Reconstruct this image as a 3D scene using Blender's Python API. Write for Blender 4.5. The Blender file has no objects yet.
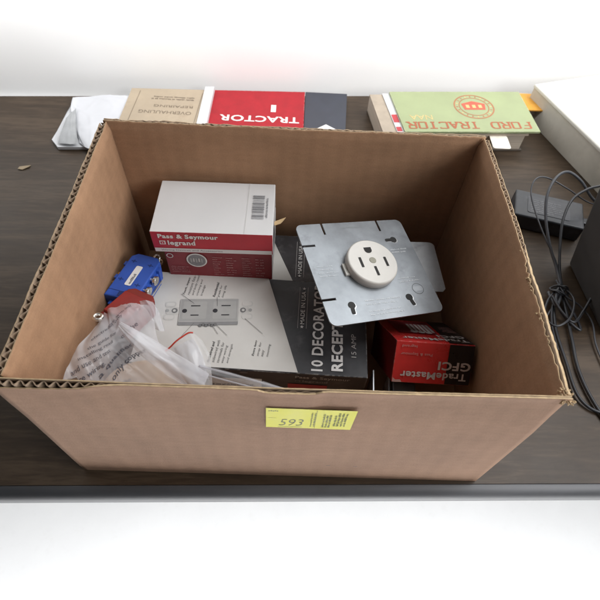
import bpy, bmesh, math, random
from mathutils import Vector, Matrix, Quaternion, noise
random.seed(7)
S = bpy.context.scene
COL = S.collection
PI = math.pi
R = math.radians

# ------------------------------------------------------------------ camera
RM = Matrix(((0.9991027463943173, -0.03691903414504033, -0.02075300135233666),
             (0.018012322409081162, 0.8138933378828114, -0.5807350435365575),
             (0.038330906443287426, 0.5798401671734835, 0.8138280666968071)))
CP = Vector((0.0001, -0.14424, 0.51541))
FOC = 487.245
cd = bpy.data.cameras.new('camera')
cam = bpy.data.objects.new('camera', cd)
COL.objects.link(cam)
cam.matrix_world = Matrix.Translation(CP) @ RM.to_4x4()
cd.sensor_width = 36
cd.lens = FOC / 600 * 36
cd.clip_start = .01
cd.clip_end = 50
cd.dof.use_dof = True
cd.dof.focus_distance = .50
cd.dof.aperture_fstop = 13
S.camera = cam

def at(x, y, z):
    """survey helper: the point at height z seen at photo position x, y (600 px photo)"""
    d = RM @ Vector(((x - 300) / FOC, (300 - y) / FOC, -1))
    return CP + d * ((z - CP.z) / d.z)

# ------------------------------------------------------------------ materials
def lin(r, g, b):
    f = lambda c: (c / 255 / 12.92) if c / 255 <= .04045 else ((c / 255 + .055) / 1.055) ** 2.4
    return (f(r), f(g), f(b), 1)

MATS = {}
def mat(name, col, rough=.6, metal=0, var=.12, scale=60, bump=0, bscale=200, spec=.5, stretch=(1, 1, 1),
        wear=0, wearcol=(.75, .73, .7, 1), wear_r=.0012, trans=0, coat=0, dirt_or_sheen=0, dirt_or_sheen_col=(.1, .08, .06, 1)):
    if name in MATS: return MATS[name]
    m = bpy.data.materials.new(name); MATS[name] = m
    m.use_nodes = True
    nt = m.node_tree; N = nt.nodes; L = nt.links
    b = N['Principled BSDF']
    b.inputs['Roughness'].default_value = rough
    b.inputs['Metallic'].default_value = metal
    b.inputs['Specular IOR Level'].default_value = spec
    b.inputs['Coat Weight'].default_value = coat
    tc = N.new('ShaderNodeTexCoord'); mp = N.new('ShaderNodeMapping')
    mp.inputs['Scale'].default_value = stretch
    L.new(tc.outputs['Object'], mp.inputs[0])
    n = N.new('ShaderNodeTexNoise'); n.inputs['Scale'].default_value = scale; n.inputs['Detail'].default_value = 6
    n.inputs['Roughness'].default_value = .62
    L.new(mp.outputs[0], n.inputs['Vector'])
    mx = N.new('ShaderNodeMix'); mx.data_type = 'RGBA'
    c = Vector(col[:3])
    mx.inputs[6].default_value = (*(c * (1 - var)), 1)
    mx.inputs[7].default_value = (*[min(1, q) for q in c * (1 + var)], 1)
    rp = N.new('ShaderNodeMapRange'); rp.inputs[1].default_value = .3; rp.inputs[2].default_value = .7
    L.new(n.outputs[0], rp.inputs[0]); L.new(rp.outputs[0], mx.inputs[0])
    out = mx.outputs[2]
    rr = N.new('ShaderNodeMapRange'); rr.inputs[1].default_value = .3; rr.inputs[2].default_value = .7
    rr.inputs[3].default_value = max(.02, rough - .07); rr.inputs[4].default_value = min(1, rough + .08)
    L.new(n.outputs[0], rr.inputs[0]); L.new(rr.outputs[0], b.inputs['Roughness'])
    if dirt_or_sheen:
        n3 = N.new('ShaderNodeTexNoise'); n3.inputs['Scale'].default_value = 38; n3.inputs['Detail'].default_value = 8
        n3.inputs['Roughness'].default_value = .7
        L.new(tc.outputs['Object'], n3.inputs['Vector'])
        r3 = N.new('ShaderNodeMapRange'); r3.inputs[1].default_value = .56; r3.inputs[2].default_value = .74; r3.inputs[4].default_value = dirt_or_sheen
        L.new(n3.outputs[0], r3.inputs[0])
        m3 = N.new('ShaderNodeMix'); m3.data_type = 'RGBA'
        L.new(r3.outputs[0], m3.inputs[0]); L.new(out, m3.inputs[6]); m3.inputs[7].default_value = dirt_or_sheen_col
        out = m3.outputs[2]
    if wear:
        bv = N.new('ShaderNodeBevel'); bv.samples = 4; bv.inputs[0].default_value = wear_r
        ge = N.new('ShaderNodeNewGeometry')
        dt = N.new('ShaderNodeVectorMath'); dt.operation = 'DOT_PRODUCT'
        L.new(bv.outputs[0], dt.inputs[0]); L.new(ge.outputs['Normal'], dt.inputs[1])
        r2 = N.new('ShaderNodeMapRange'); r2.inputs[1].default_value = .985; r2.inputs[2].default_value = .86
        L.new(dt.outputs['Value'], r2.inputs[0])
        n2 = N.new('ShaderNodeTexNoise'); n2.inputs['Scale'].default_value = 160; n2.inputs['Detail'].default_value = 5
        L.new(tc.outputs['Object'], n2.inputs['Vector'])
        r4 = N.new('ShaderNodeMapRange'); r4.inputs[1].default_value = .46; r4.inputs[2].default_value = .58; r4.inputs[4].default_value = wear
        L.new(n2.outputs[0], r4.inputs[0])
        mu = N.new('ShaderNodeMath'); mu.operation = 'MULTIPLY'
        L.new(r2.outputs[0], mu.inputs[0]); L.new(r4.outputs[0], mu.inputs[1])
        m2 = N.new('ShaderNodeMix'); m2.data_type = 'RGBA'
        L.new(mu.outputs[0], m2.inputs[0]); L.new(out, m2.inputs[6]); m2.inputs[7].default_value = wearcol
        out = m2.outputs[2]
    L.new(out, b.inputs['Base Color'])
    if bump:
        bn = N.new('ShaderNodeTexNoise'); bn.inputs['Scale'].default_value = bscale; bn.inputs['Detail'].default_value = 4
        L.new(mp.outputs[0], bn.inputs['Vector'])
        bu = N.new('ShaderNodeBump'); bu.inputs['Strength'].default_value = bump; bu.inputs['Distance'].default_value = .001
        L.new(bn.outputs[0], bu.inputs['Height']); L.new(bu.outputs[0], b.inputs['Normal'])
    return m

def kraft(name, col, axis, rough=.82):
    """brown corrugated liner: mottled pulp, fibres, faint flute lines running up the panel"""
    if name in MATS: return MATS[name]
    m = bpy.data.materials.new(name); MATS[name] = m; m.use_nodes = True
    nt = m.node_tree; N = nt.nodes; L = nt.links; b = N['Principled BSDF']
    b.inputs['Specular IOR Level'].default_value = .25
    tc = N.new('ShaderNodeTexCoord')
    def nz(scale, det, st, rough=.6):
        mp = N.new('ShaderNodeMapping'); mp.inputs['Scale'].default_value = st
        L.new(tc.outputs['Object'], mp.inputs[0])
        n = N.new('ShaderNodeTexNoise'); n.inputs['Scale'].default_value = scale; n.inputs['Detail'].default_value = det
        n.inputs['Roughness'].default_value = rough
        L.new(mp.outputs[0], n.inputs['Vector']); return n
    a = nz(9, 5, (1, 1, 1)); f = nz(150, 4, (.35, .35, 1.3)); g = nz(620, 2, (1, 1, 1))
    s1 = N.new('ShaderNodeMath'); s1.operation = 'MULTIPLY_ADD'; s1.inputs[1].default_value = .38
    L.new(f.outputs[0], s1.inputs[0]); L.new(a.outputs[0], s1.inputs[2])
    s2 = N.new('ShaderNodeMath'); s2.operation = 'MULTIPLY_ADD'; s2.inputs[1].default_value = .35
    L.new(g.outputs[0], s2.inputs[0]); L.new(s1.outputs[0], s2.inputs[2])
    rp = N.new('ShaderNodeMapRange'); rp.inputs[1].default_value = .52; rp.inputs[2].default_value = 1.2
    L.new(s2.outputs[0], rp.inputs[0])
    mx = N.new('ShaderNodeMix'); mx.data_type = 'RGBA'; c = Vector(col[:3])
    mx.inputs[6].default_value = (*(c * .74), 1); mx.inputs[7].default_value = (*(c * 1.24), 1)
    L.new(rp.outputs[0], mx.inputs[0])
    wc = N.new('ShaderNodeTexWave'); wc.bands_direction = axis; wc.inputs['Scale'].default_value = 314 / 8 / 2.0; wc.inputs['Distortion'].default_value = .8; wc.inputs['Detail'].default_value = 2
    L.new(tc.outputs['Object'], wc.inputs['Vector'])
    wa = N.new('ShaderNodeMath'); wa.operation = 'MULTIPLY_ADD'; wa.inputs[1].default_value = .10; L.new(wc.outputs['Fac'], wa.inputs[0]); L.new(rp.outputs[0], wa.inputs[2]); L.new(wa.outputs[0], mx.inputs[0])
    # dark scuffs
    d = nz(30, 8, (1, 1, .45), .75); rd = N.new('ShaderNodeMapRange'); rd.inputs[1].default_value = .6; rd.inputs[2].default_value = .8; rd.inputs[4].default_value = .38
    L.new(d.outputs[0], rd.inputs[0])
    m2 = N.new('ShaderNodeMix'); m2.data_type = 'RGBA'; L.new(rd.outputs[0], m2.inputs[0]); L.new(mx.outputs[2], m2.inputs[6])
    m2.inputs[7].default_value = (*(c * .6), 1)
    L.new(m2.outputs[2], b.inputs['Base Color']); b.inputs['Roughness'].default_value = rough
    wv = N.new('ShaderNodeTexWave'); wv.bands_direction = axis; wv.inputs['Scale'].default_value = 314 / 8 / 2.0
    wv.inputs['Distortion'].default_value = .6
    L.new(tc.outputs['Object'], wv.inputs['Vector'])
    h = N.new('ShaderNodeMath'); h.operation = 'MULTIPLY_ADD'; h.inputs[1].default_value = .16
    L.new(wv.outputs['Fac'], h.inputs[0]); L.new(s2.outputs[0], h.inputs[2])
    bu = N.new('ShaderNodeBump'); bu.inputs['Strength'].default_value = .36; bu.inputs['Distance'].default_value = .0012
    L.new(h.outputs[0], bu.inputs['Height']); L.new(bu.outputs[0], b.inputs['Normal'])
    return m

def film(name, col, clear=.55, rough=.16, scale=34):
    """thin plastic: part clear, part milky, glossy"""
    if name in MATS: return MATS[name]
    m = bpy.data.materials.new(name); MATS[name] = m; m.use_nodes = True
    nt = m.node_tree; N = nt.nodes; L = nt.links
    b = N['Principled BSDF']; b.inputs['Base Color'].default_value = col; b.inputs['Roughness'].default_value = rough
    b.inputs['Specular IOR Level'].default_value = .6
    tr = N.new('ShaderNodeBsdfTransparent'); tr.inputs[0].default_value = (.97, .97, .98, 1)
    tl = N.new('ShaderNodeBsdfTranslucent'); tl.inputs[0].default_value = col
    m0 = N.new('ShaderNodeMixShader'); m0.inputs[0].default_value = .3
    L.new(b.outputs[0], m0.inputs[1]); L.new(tl.outputs[0], m0.inputs[2])
    mx = N.new('ShaderNodeMixShader')
    tc = N.new('ShaderNodeTexCoord')
    n = N.new('ShaderNodeTexNoise'); n.inputs['Scale'].default_value = scale; n.inputs['Detail'].default_value = 2.5; n.inputs['Distortion'].default_value = .3
    L.new(tc.outputs['Object'], n.inputs['Vector'])
    rp = N.new('ShaderNodeMapRange'); rp.inputs[1].default_value = .18; rp.inputs[2].default_value = .82
    rp.inputs[3].default_value = max(0, 1 - clear - .18); rp.inputs[4].default_value = min(1, 1 - clear + .18)
    L.new(n.outputs[0], rp.inputs[0]); L.new(rp.outputs[0], mx.inputs[0])
    L.new(tr.outputs[0], mx.inputs[1]); L.new(m0.outputs[0], mx.inputs[2])
    L.new(mx.outputs[0], N['Material Output'].inputs[0])
    bn = N.new('ShaderNodeTexNoise'); bn.inputs['Scale'].default_value = 40; bn.inputs['Detail'].default_value = 2; bn.inputs['Distortion'].default_value = .6
    L.new(tc.outputs['Object'], bn.inputs['Vector'])
    bu = N.new('ShaderNodeBump'); bu.inputs['Strength'].default_value = .6; bu.inputs['Distance'].default_value = .0022
    L.new(bn.outputs[0], bu.inputs['Height']); L.new(bu.outputs[0], b.inputs['Normal'])
    return m

def wood(name):
    m = bpy.data.materials.new(name); MATS[name] = m; m.use_nodes = True
    nt = m.node_tree; N = nt.nodes; L = nt.links; b = N['Principled BSDF']
    tc = N.new('ShaderNodeTexCoord')
    def nz(scale, det, st, dist=0):
        mp = N.new('ShaderNodeMapping'); mp.inputs['Scale'].default_value = st
        L.new(tc.outputs['Object'], mp.inputs[0])
        n = N.new('ShaderNodeTexNoise'); n.inputs['Scale'].default_value = scale; n.inputs['Detail'].default_value = det
        n.inputs['Roughness'].default_value = .65; n.inputs['Distortion'].default_value = dist
        L.new(mp.outputs[0], n.inputs['Vector']); return n
    a = nz(5, 7, (.6, 4.5, 1), 1.0); f = nz(70, 6, (.35, 3.2, 1), .5); p = nz(16, 5, (1, 1, 1))
    s = N.new('ShaderNodeMath'); s.operation = 'MULTIPLY_ADD'; s.inputs[1].default_value = .7
    L.new(f.outputs[0], s.inputs[0]); L.new(a.outputs[0], s.inputs[2])
    cr = N.new('ShaderNodeValToRGB'); e = cr.color_ramp.elements
    e[0].position = .58; e[0].color = (.029, .0190, .0115, 1); e[1].position = 1.08; e[1].color = (.072, .049, .031, 1)
    b.inputs['Specular IOR Level'].default_value = .30
    k = e.new(.84); k.color = (.047, .031, .0190, 1)
    L.new(s.outputs[0], cr.inputs[0]); L.new(cr.outputs[0], b.inputs['Base Color'])
    rr = N.new('ShaderNodeMapRange'); rr.inputs[3].default_value = .34; rr.inputs[4].default_value = .50
    L.new(p.outputs[0], rr.inputs[0]); L.new(rr.outputs[0], b.inputs['Roughness'])
    bu = N.new('ShaderNodeBump'); bu.inputs['Strength'].default_value = .12; bu.inputs['Distance'].default_value = .0006
    L.new(f.outputs[0], bu.inputs['Height']); L.new(bu.outputs[0], b.inputs['Normal'])
    return m

WHITE_INK = mat('white_ink', (.74, .73, .71, 1), .55, var=.06)
PALE_INK = mat('pale_ink', (.5, .48, .47, 1), .55, var=.15)
GREY_INK = mat('grey_ink', (.22, .22, .23, 1), .55, var=.15)
DIM_INK = mat('dim_ink', (.16, .15, .15, 1), .5, var=.2)
BLACK_INK = mat('black_ink', (.03, .03, .035, 1), .55, var=.2)
RED_INK = mat('red_ink', (.42, .035, .045, 1), .45, var=.12)

# ------------------------------------------------------------------ mesh helpers
def link(name, bm, mats, parent=None, loc=None, smooth=False):
    me = bpy.data.meshes.new(name)
    bm.normal_update()
    bm.to_mesh(me); bm.free()
    for m in (mats if isinstance(mats, (list, tuple)) else [mats]): me.materials.append(m)
    if smooth:
        for p in me.polygons: p.use_smooth = True
    o = bpy.data.objects.new(name, me); COL.objects.link(o)
    if parent: o.parent = parent
    if loc is not None: o.location = loc
    return o

def thing(name, label, cat, loc=(0, 0, 0), rot=None, group=None):
    o = bpy.data.objects.new(name, None); COL.objects.link(o)
    o.empty_display_size = .02
    o.location = loc
    if rot is not None:
        if isinstance(rot, Quaternion):
            o.rotation_mode = 'QUATERNION'; o.rotation_quaternion = rot
        else: o.rotation_euler = rot
    o['label'] = label; o['category'] = cat
    if group: o['group'] = group
    return o

def tag(o, label, cat, group=None):
    o['label'] = label; o['category'] = cat
    if group: o['group'] = group
    return o

def struct(o):
    o['kind'] = 'structure'; return o

def rotvec(x, y, z):
    v = Vector((x, y, z)); return Quaternion(v.normalized(), v.length)

def add_box(bm, x0, x1, y0, y1, z0, z1, bevel=0, seg=2, mi=0, M=None):
    vs = [bm.verts.new((x, y, z)) for z in (z0, z1) for y in (y0, y1) for x in (x0, x1)]
    fs = [bm.faces.new([vs[i] for i in q]) for q in ((0, 2, 3, 1), (4, 5, 7, 6), (0, 1, 5, 4), (2, 6, 7, 3), (0, 4, 6, 2), (1, 3, 7, 5))]
    for f in fs: f.material_index = mi
    if bevel:
        es = list({e for f in fs for e in f.edges})
        r = bmesh.ops.bevel(bm, geom=es, offset=bevel, segments=seg, profile=.6, affect='EDGES', clamp_overlap=True)
        vs = list({v for f in fs if f.is_valid for v in f.verts} | {v for f in r['faces'] for v in f.verts})
        for f in r['faces']: f.material_index = mi
    if M is not None:
        for v in vs: v.co = M @ v.co
    return vs

def add_prism(bm, pts, z0, z1, mi=0, bevel=0, M=None, side_mi=None):
    """polygon pts (x,y), counter-clockwise, extruded z0..z1"""
    a = [bm.verts.new((p[0], p[1], z0)) for p in pts]; b = [bm.verts.new((p[0], p[1], z1)) for p in pts]
    n = len(pts); fs = [bm.faces.new(list(reversed(a))), bm.faces.new(b)]
    fs[0].material_index = fs[1].material_index = mi
    for i in range(n):
        f = bm.faces.new((a[i], a[(i + 1) % n], b[(i + 1) % n], b[i])); f.material_index = mi if side_mi is None else side_mi
        fs.append(f)
    vs = a + b
    if bevel:
        es = [e for e in fs[1].edges]
        r = bmesh.ops.bevel(bm, geom=es, offset=bevel, segments=3, profile=.5, affect='EDGES', clamp_overlap=True)
        vs = list({v for f in fs if f.is_valid for v in f.verts} | {v for f in r['faces'] for v in f.verts})
        for f in r['faces']: f.material_index = mi
    if M is not None:
        for v in vs: v.co = M @ v.co
    return vs

def rrect(x0, x1, y0, y1, r, n=5):
    pts = []
    for cx, cy, a in ((x1 - r, y1 - r, 0), (x0 + r, y1 - r, 90), (x0 + r, y0 + r, 180), (x1 - r, y0 + r, 270)):
        for k in range(n + 1):
            t = R(a + 90 * k / n); pts.append((cx + r * math.cos(t), cy + r * math.sin(t)))
    return pts

def circle(cx, cy, rx, ry=None, n=32):
    ry = ry or rx
    return [(cx + rx * math.cos(2 * PI * k / n), cy + ry * math.sin(2 * PI * k / n)) for k in range(n)]

def catmull(P, n):
    out = []
    for i in range(len(P) - 1):
        p0, p1, p2, p3 = P[max(i - 1, 0)], P[i], P[i + 1], P[min(i + 2, len(P) - 1)]
        for k in range(n):
            t = k / n
            out.append(.5 * ((2 * p1) + (p2 - p0) * t + (2 * p0 - 5 * p1 + 4 * p2 - p3) * t * t + (3 * p1 - p0 - 3 * p2 + p3) * t ** 3))
    out.append(P[-1].copy()); return out

def add_tube(bm, P, rad, seg=10, mi=0, n=8, smooth=True, rough=0):
    P = [Vector(p) for p in P]
    C = catmull(P, n) if smooth else P
    m = len(C); rings = []; up = Vector((0, 0, 1))
    for i, p in enumerate(C):
        t = (C[min(i + 1, m - 1)] - C[max(i - 1, 0)]).normalized()
        a = t.cross(up)
        if a.length < 1e-4: a = t.cross(Vector((1, 0, 0)))
        a.normalize(); b = t.cross(a)
        r = rad(i / (m - 1)) if callable(rad) else rad
        ring = []
        for k in range(seg):
            th = 2 * PI * k / seg
            rr = r
            if rough:
                rr = r * (1 + rough * noise.noise(Vector((p.x * 70 + math.cos(th) * 1.6, p.y * 70 + math.sin(th) * 1.6, p.z * 70))))
            ring.append(bm.verts.new(p + (a * math.cos(th) + b * math.sin(th)) * rr))
        rings.append(ring)
    for i in range(m - 1):
        for k in range(seg):
            f = bm.faces.new((rings[i][k], rings[i][(k + 1) % seg], rings[i + 1][(k + 1) % seg], rings[i + 1][k])); f.material_index = mi
    bm.faces.new(list(reversed(rings[0]))).material_index = mi; bm.faces.new(rings[-1]).material_index = mi

# lettering: built-in font turned into plain mesh, cached
_TX = {}
def glyphs(s, bold=0., shear=0.):
    k = (s, bold, shear)
    if k in _TX: return _TX[k]
    cu = bpy.data.curves.new('t', 'FONT'); cu.body = s; cu.offset = bold; cu.shear = shear; cu.resolution_u = 3; cu.space_character = 1 + max(0, bold) * 2.6
    o = bpy.data.objects.new('t', cu); COL.objects.link(o)
    dg = bpy.context.evaluated_depsgraph_get()
    me = bpy.data.meshes.new_from_object(o.evaluated_get(dg))
    V = [v.co.copy() for v in me.vertices]; F = [list(p.vertices) for p in me.polygons]
    bpy.data.objects.remove(o); bpy.data.curves.remove(cu); bpy.data.meshes.remove(me)
    x0 = min(v.x for v in V); x1 = max(v.x for v in V)
    y0 = min(v.y for v in V); y1 = max(v.y for v in V)
    _TX[k] = ([((v.x - x0) / (x1 - x0), (v.y - y0) / (y1 - y0)) for v in V], F, (x1 - x0) / (y1 - y0))
    return _TX[k]

class Face:
    """a printed face: local frame o + u*U + v*V, ink laid a hair above it"""
    def __init__(s, o, U, V, lift=.00025):
        s.o, s.U, s.V = Vector(o), Vector(U), Vector(V); s.N = s.U.cross(s.V); s.bm = bmesh.new(); s.mats = []; s.lift = lift
    def mi(s, m):
        if m not in s.mats: s.mats.append(m)
        return s.mats.index(m)
    def P(s, u, v, k): return s.o + s.U * u + s.V * v + s.N * (s.lift * k)
    def poly(s, pts, m, k=1):
        a = 0
        for i in range(len(pts)):
            p, q = pts[i], pts[(i + 1) % len(pts)]; a += p[0] * q[1] - q[0] * p[1]
        if a < 0: pts = pts[::-1]
        f = s.bm.faces.new([s.bm.verts.new(s.P(u, v, k)) for u, v in pts]); f.material_index = s.mi(m)
    def rect(s, u0, v0, u1, v1, m, k=1): s.poly([(u0, v0), (u1, v0), (u1, v1), (u0, v1)], m, k)
    def disc(s, u, v, r, m, k=1, ry=None): s.poly(circle(u, v, r, ry), m, k)
    def ring(s, u, v, r0, r1, m, k=1, n=40):
        for i in range(n):
            a, b = 2 * PI * i / n, 2 * PI * (i + 1) / n
            s.poly([(u + r0 * math.cos(a), v + r0 * math.sin(a)), (u + r1 * math.cos(a), v + r1 * math.sin(a)),
                    (u + r1 * math.cos(b), v + r1 * math.sin(b)), (u + r0 * math.cos(b), v + r0 * math.sin(b))], m, k)
    def line(s, u0, v0, u1, v1, w, m, k=1):
        d = Vector((u1 - u0, v1 - v0)); d.normalize(); n = Vector((-d.y, d.x)) * w / 2
        s.poly([(u0 + n.x, v0 + n.y), (u0 - n.x, v0 - n.y), (u1 - n.x, v1 - n.y), (u1 + n.x, v1 + n.y)], m, k)
    def text(s, t, u, v, w, h, m, rot=0, bold=0., shear=0., k=2):
        """t set with its lower left at (u,v), w along the line, h tall, line turned rot degrees"""
        V, F, _ = glyphs(t, bold, shear); c, sn = math.cos(R(rot)), math.sin(R(rot)); i = s.mi(m)
        vs = []
        for x, y in V:
            X, Y = x * w, y * h
            vs.append(s.bm.verts.new(s.P(u + X * c - Y * sn, v + X * sn + Y * c, k)))
        for f in F:
            try: s.bm.faces.new([vs[j] for j in f]).material_index = i
            except ValueError: pass
    def fine(s, u, v, w, h, lines, m, rot=0, k=2, fill=.45, jag=.25, seed=1):
        """rows of print too fine to read"""
        rd = random.Random(seed); c, sn = math.cos(R(rot)), math.sin(R(rot)); lh = h / lines
        for r in range(lines):
            y = h - (r + 1) * lh; x = 0; end = w * (1 - jag * rd.random())
            while x < end:
                for _ in range(rd.randint(2, 8)):
                    l = lh * rd.uniform(.22, .40)
                    if x + l > end: break
                    yy = lh * fill * rd.choice((.62, .68, .72, 1.0, 1.05)) * 1.15; y0 = y - (lh * fill * .25 if rd.random() < .12 else 0)
                    q = [(x, y0), (x + l, y0), (x + l, y + yy), (x, y + yy)]
                    s.poly([(u + a * c - b * sn, v + a * sn + b * c) for a, b in q], m, k)
                    x += l + lh * .10
                x += lh * .32
                if x + lh * .3 > end: break
    def done(s, parent, name='print'):
        o = link(name, s.bm, s.mats or [WHITE_INK], parent); return o

def carton(name, w, d, h, mats, parent, bevel=.0009, dent=.0006, seed=0, part='box_body'):
    """paperboard box x 0..w, y 0..d, z 0..h; mats = dict by side: top front right left back bottom"""
    bm = bmesh.new()
    add_box(bm, 0, w, 0, d, 0, h)
    bmesh.ops.subdivide_edges(bm, edges=bm.edges[:], cuts=7, use_grid_fill=True)
    for v in bm.verts:                         # panels of a handled box are never quite flat
        x, y, z = v.co
        e = [min(x, w - x) / w, min(y, d - y) / d, min(z, h - z) / h]
        k = sum(1 for q in e if q < 1e-6)
        if k <= 2:
            amt = dent * (1 if k == 1 else .35)
            v.co += Vector([noise.noise(Vector((x * 22 + seed * 7 + i * 31, y * 22, z * 22))) * amt for i in range(3)])
    sharp = [e for e in bm.edges if len(e.link_faces) == 2 and e.calc_face_angle(0) > .8]
    bmesh.ops.bevel(bm, geom=sharp, offset=bevel, segments=2, profile=.5, affect='EDGES', clamp_overlap=True)
    names = list(mats); ml = [mats[k] for k in names]
    bm.normal_update()
    for f in bm.faces:
        n = f.normal; ax = max(range(3), key=lambda i: abs(n[i]))
        side = (('left', 'right'), ('front', 'back'), ('bottom', 'top'))[ax][n[ax] > 0]
        f.material_index = names.index(side) if side in names else names.index('other')
    return link(part, bm, ml, parent, smooth=False)

# ------------------------------------------------------------------ setting: floor, wall, table
FLOOR = mat('floor_vinyl', (.82, .82, .82, 1), .35, var=.03, scale=5, dirt_or_sheen=.12, dirt_or_sheen_col=(.55, .53, .5, 1), bump=.1, bscale=60)
bm = bmesh.new(); add_box(bm, -4, 4, -4, 4, -.80, -.745); struct(link('floor', bm, FLOOR))
bm = bmesh.new(); add_box(bm, -4, 4, 0, .12, -.745, 2.6)
w = struct(link('wall', bm, mat('wall_paint', (.90, .90, .895, 1), .8, var=.015, scale=5, bump=.08, bscale=260)))
w.location = (0, .706, 0); w.rotation_euler = (0, 0, R(3.2))

TA = R(1.8)
table = thing('table', 'dark wood grain table with a grey rounded front edge under the open box', 'table', (0, -.0087, 0), (0, 0, TA))
bm = bmesh.new()
add_prism(bm, [(-.95, 0), (1.25, 0), (1.25, .755), (-.95, .648)], -.032, 0)
link('tabletop', bm, wood('dark_wood'), table)
bm = bmesh.new(); prof = [(0, -.0005)] + [(-.0115 * math.sin(R(a)), -.0120 + .0115 * math.cos(R(a)) - .0002) for a in range(6, 91, 12)] + [(-.0115, -.022), (0, -.022)]
ra = [bm.verts.new((-.95, y - .0003, z)) for y, z in prof]; rb = [bm.verts.new((1.25, y - .0003, z)) for y, z in prof]
for i in range(len(prof)):
    j = (i + 1) % len(prof); f = bm.faces.new((ra[i], rb[i], rb[j], ra[j])); f.smooth = True
bm.faces.new(ra); bm.faces.new(list(reversed(rb)))
bmesh.ops.recalc_face_normals(bm, faces=bm.faces[:])
link('edge_trim', bm, mat('grey_trim', (.095, .095, .10, 1), .48, var=.25, scale=14, stretch=(.4, 3, 3), dirt_or_sheen=.5, dirt_or_sheen_col=(.08, .075, .07, 1)), table)
LEGM = mat('leg_steel', (.05, .05, .05, 1), .45)
for x, y in ((-.88, .05), (1.18, .05), (-.88, .60), (1.18, .66)):
    bm = bmesh.new(); add_box(bm, x - .025, x + .025, y, y + .05, -.743, -.0325, .003); link('leg', bm, LEGM, table)

# ------------------------------------------------------------------ the open cardboard box
BW, BD, BH = .40, .2986, .205
box = thing('cardboard_box', 'open brown corrugated cardboard box with a yellow sticker on its front', 'box', (0, 0, .0006))
K_IN = lambda ax: kraft('kraft_inside_' + ax.lower(), (.345, .200, .116, 1), ax)
K_OUT = lambda ax: kraft('kraft_outside_' + ax.lower(), (.318, .192, .127, 1), ax)
K_FLUTE = mat('kraft_flute', (.33, .235, .16, 1), .85, var=.2, scale=120)
K_EDGE = mat('kraft_cut_edge', (.50, .36, .21, 1), .85, var=.25, scale=180)

def panel(p0, p1, nrm, t, ax, lip, ang, bow=0, ragged=.0012, crush=None, seed=0, period=.0078, tf=None, oth=None):
    """one corrugated wall from p0 to p1 (inner face), nrm outward; its cut lip leans out past the score line"""
    p0, p1, nrm = Vector(p0), Vector(p1), Vector(nrm); L = (p1 - p0).length; d = (p1 - p0) / L
    vs = BH - lip
    def top(u, q):
        x = u / L * 9 + seed * 13
        r = noise.noise(Vector((x, q * 5.1, seed))) * ragged + noise.noise(Vector((x * 9, q * 3.3, seed + 4))) * ragged * .7
        if crush: r += crush(u / L, q)
        return BH + r
    rows = [0, .05, .10, .14, .17] + [vs - .006, vs] + [vs + lip * k / 5 for k in range(1, 6)]
    def place(u, v, wd):
        b = bow * math.sin(PI * u / L) * (v / BH) ** 1.5
        if v <= vs: q = p0 + d * u + nrm * (wd + b) + Vector((0, 0, v)); return q
        s = v - vs; rad = .006; A = R(ang)
        if A < 1e-4: return p0 + d * u + nrm * (wd + b) + Vector((0, 0, v))
        al = rad * A
        if s < al:
            a = s / rad; hx = rad * (1 - math.cos(a)); hz = rad * math.sin(a)
        else:
            a = A; hx = rad * (1 - math.cos(A)) + (s - al) * math.sin(A); hz = rad * math.sin(A) + (s - al) * math.cos(A)
        return p0 + d * u + nrm * (b + hx + wd * math.cos(a)) + Vector((0, 0, vs + hz - wd * math.sin(a)))
    bm = bmesh.new()
    def loop(us, wf, th, mi_in, mi_out, q, cap):
        n = len(us); A = []; B = []
        for v in rows:
            ra, rb = [], []
            for u in us:
                vt = v if v < vs else vs + (v - vs) * (top(u, q) - vs) / lip
                w0 = wf(u, v)
                ra.append(bm.verts.new(place(u, vt, w0))); rb.append(bm.verts.new(place(u, vt, w0 + th(u))))
            A.append(ra); B.append(rb)
        for i in range(len(rows) - 1):
            for k in range(n - 1):
                f = bm.faces.new((A[i][k], A[i + 1][k], A[i + 1][k + 1], A[i][k + 1])); f.material_index = mi_in; f.smooth = True
                f = bm.faces.new((B[i][k], B[i][k + 1], B[i + 1][k + 1], B[i + 1][k])); f.material_index = mi_out; f.smooth = True
            for k in (0, n - 1):
                f = bm.faces.new((A[i][k], B[i][k], B[i + 1][k], A[i + 1][k])); f.material_index = 3
        for k in range(n - 1):
            f = bm.faces.new((A[-1][k], B[-1][k], B[-1][k + 1], A[-1][k + 1])); f.material_index = cap
    nu = 90; us = [L * i / nu for i in range(nu + 1)]
    th = .0007
    loop(us, lambda u, v: 0, lambda u: th, 0, 2, 0, 3)
    OT = oth or (lambda x: th)
    def T(x, v):
        if not tf: return t
        k = min(1, max(0, (v - .13) / .06)); k = k * k * (3 - 2 * k); return t0 + (tf(x) - t0) * k
    t0 = t
    loop(us, lambda u, v: T(u / L, v) - OT(u / L), lambda u: OT(u / L), 2, 1, 1, 3)
    nf = int(L / period * 8); uf = [L * i / nf for i in range(nf + 1)]
    loop(uf, lambda u, v: th + .0002 + max(0, T(u / L, v) - th - OT(u / L) - .0009) * (.5 + .5 * math.sin(2 * PI * u / period + 2.6 * noise.noise(Vector((u * 24, seed, 0))))), lambda u: .0005, 2, 2, 2, 2)
    bmesh.ops.recalc_face_normals(bm, faces=bm.faces[:])
    return bm, [K_IN(ax), K_OUT(ax), K_FLUTE, K_EDGE]

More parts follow.
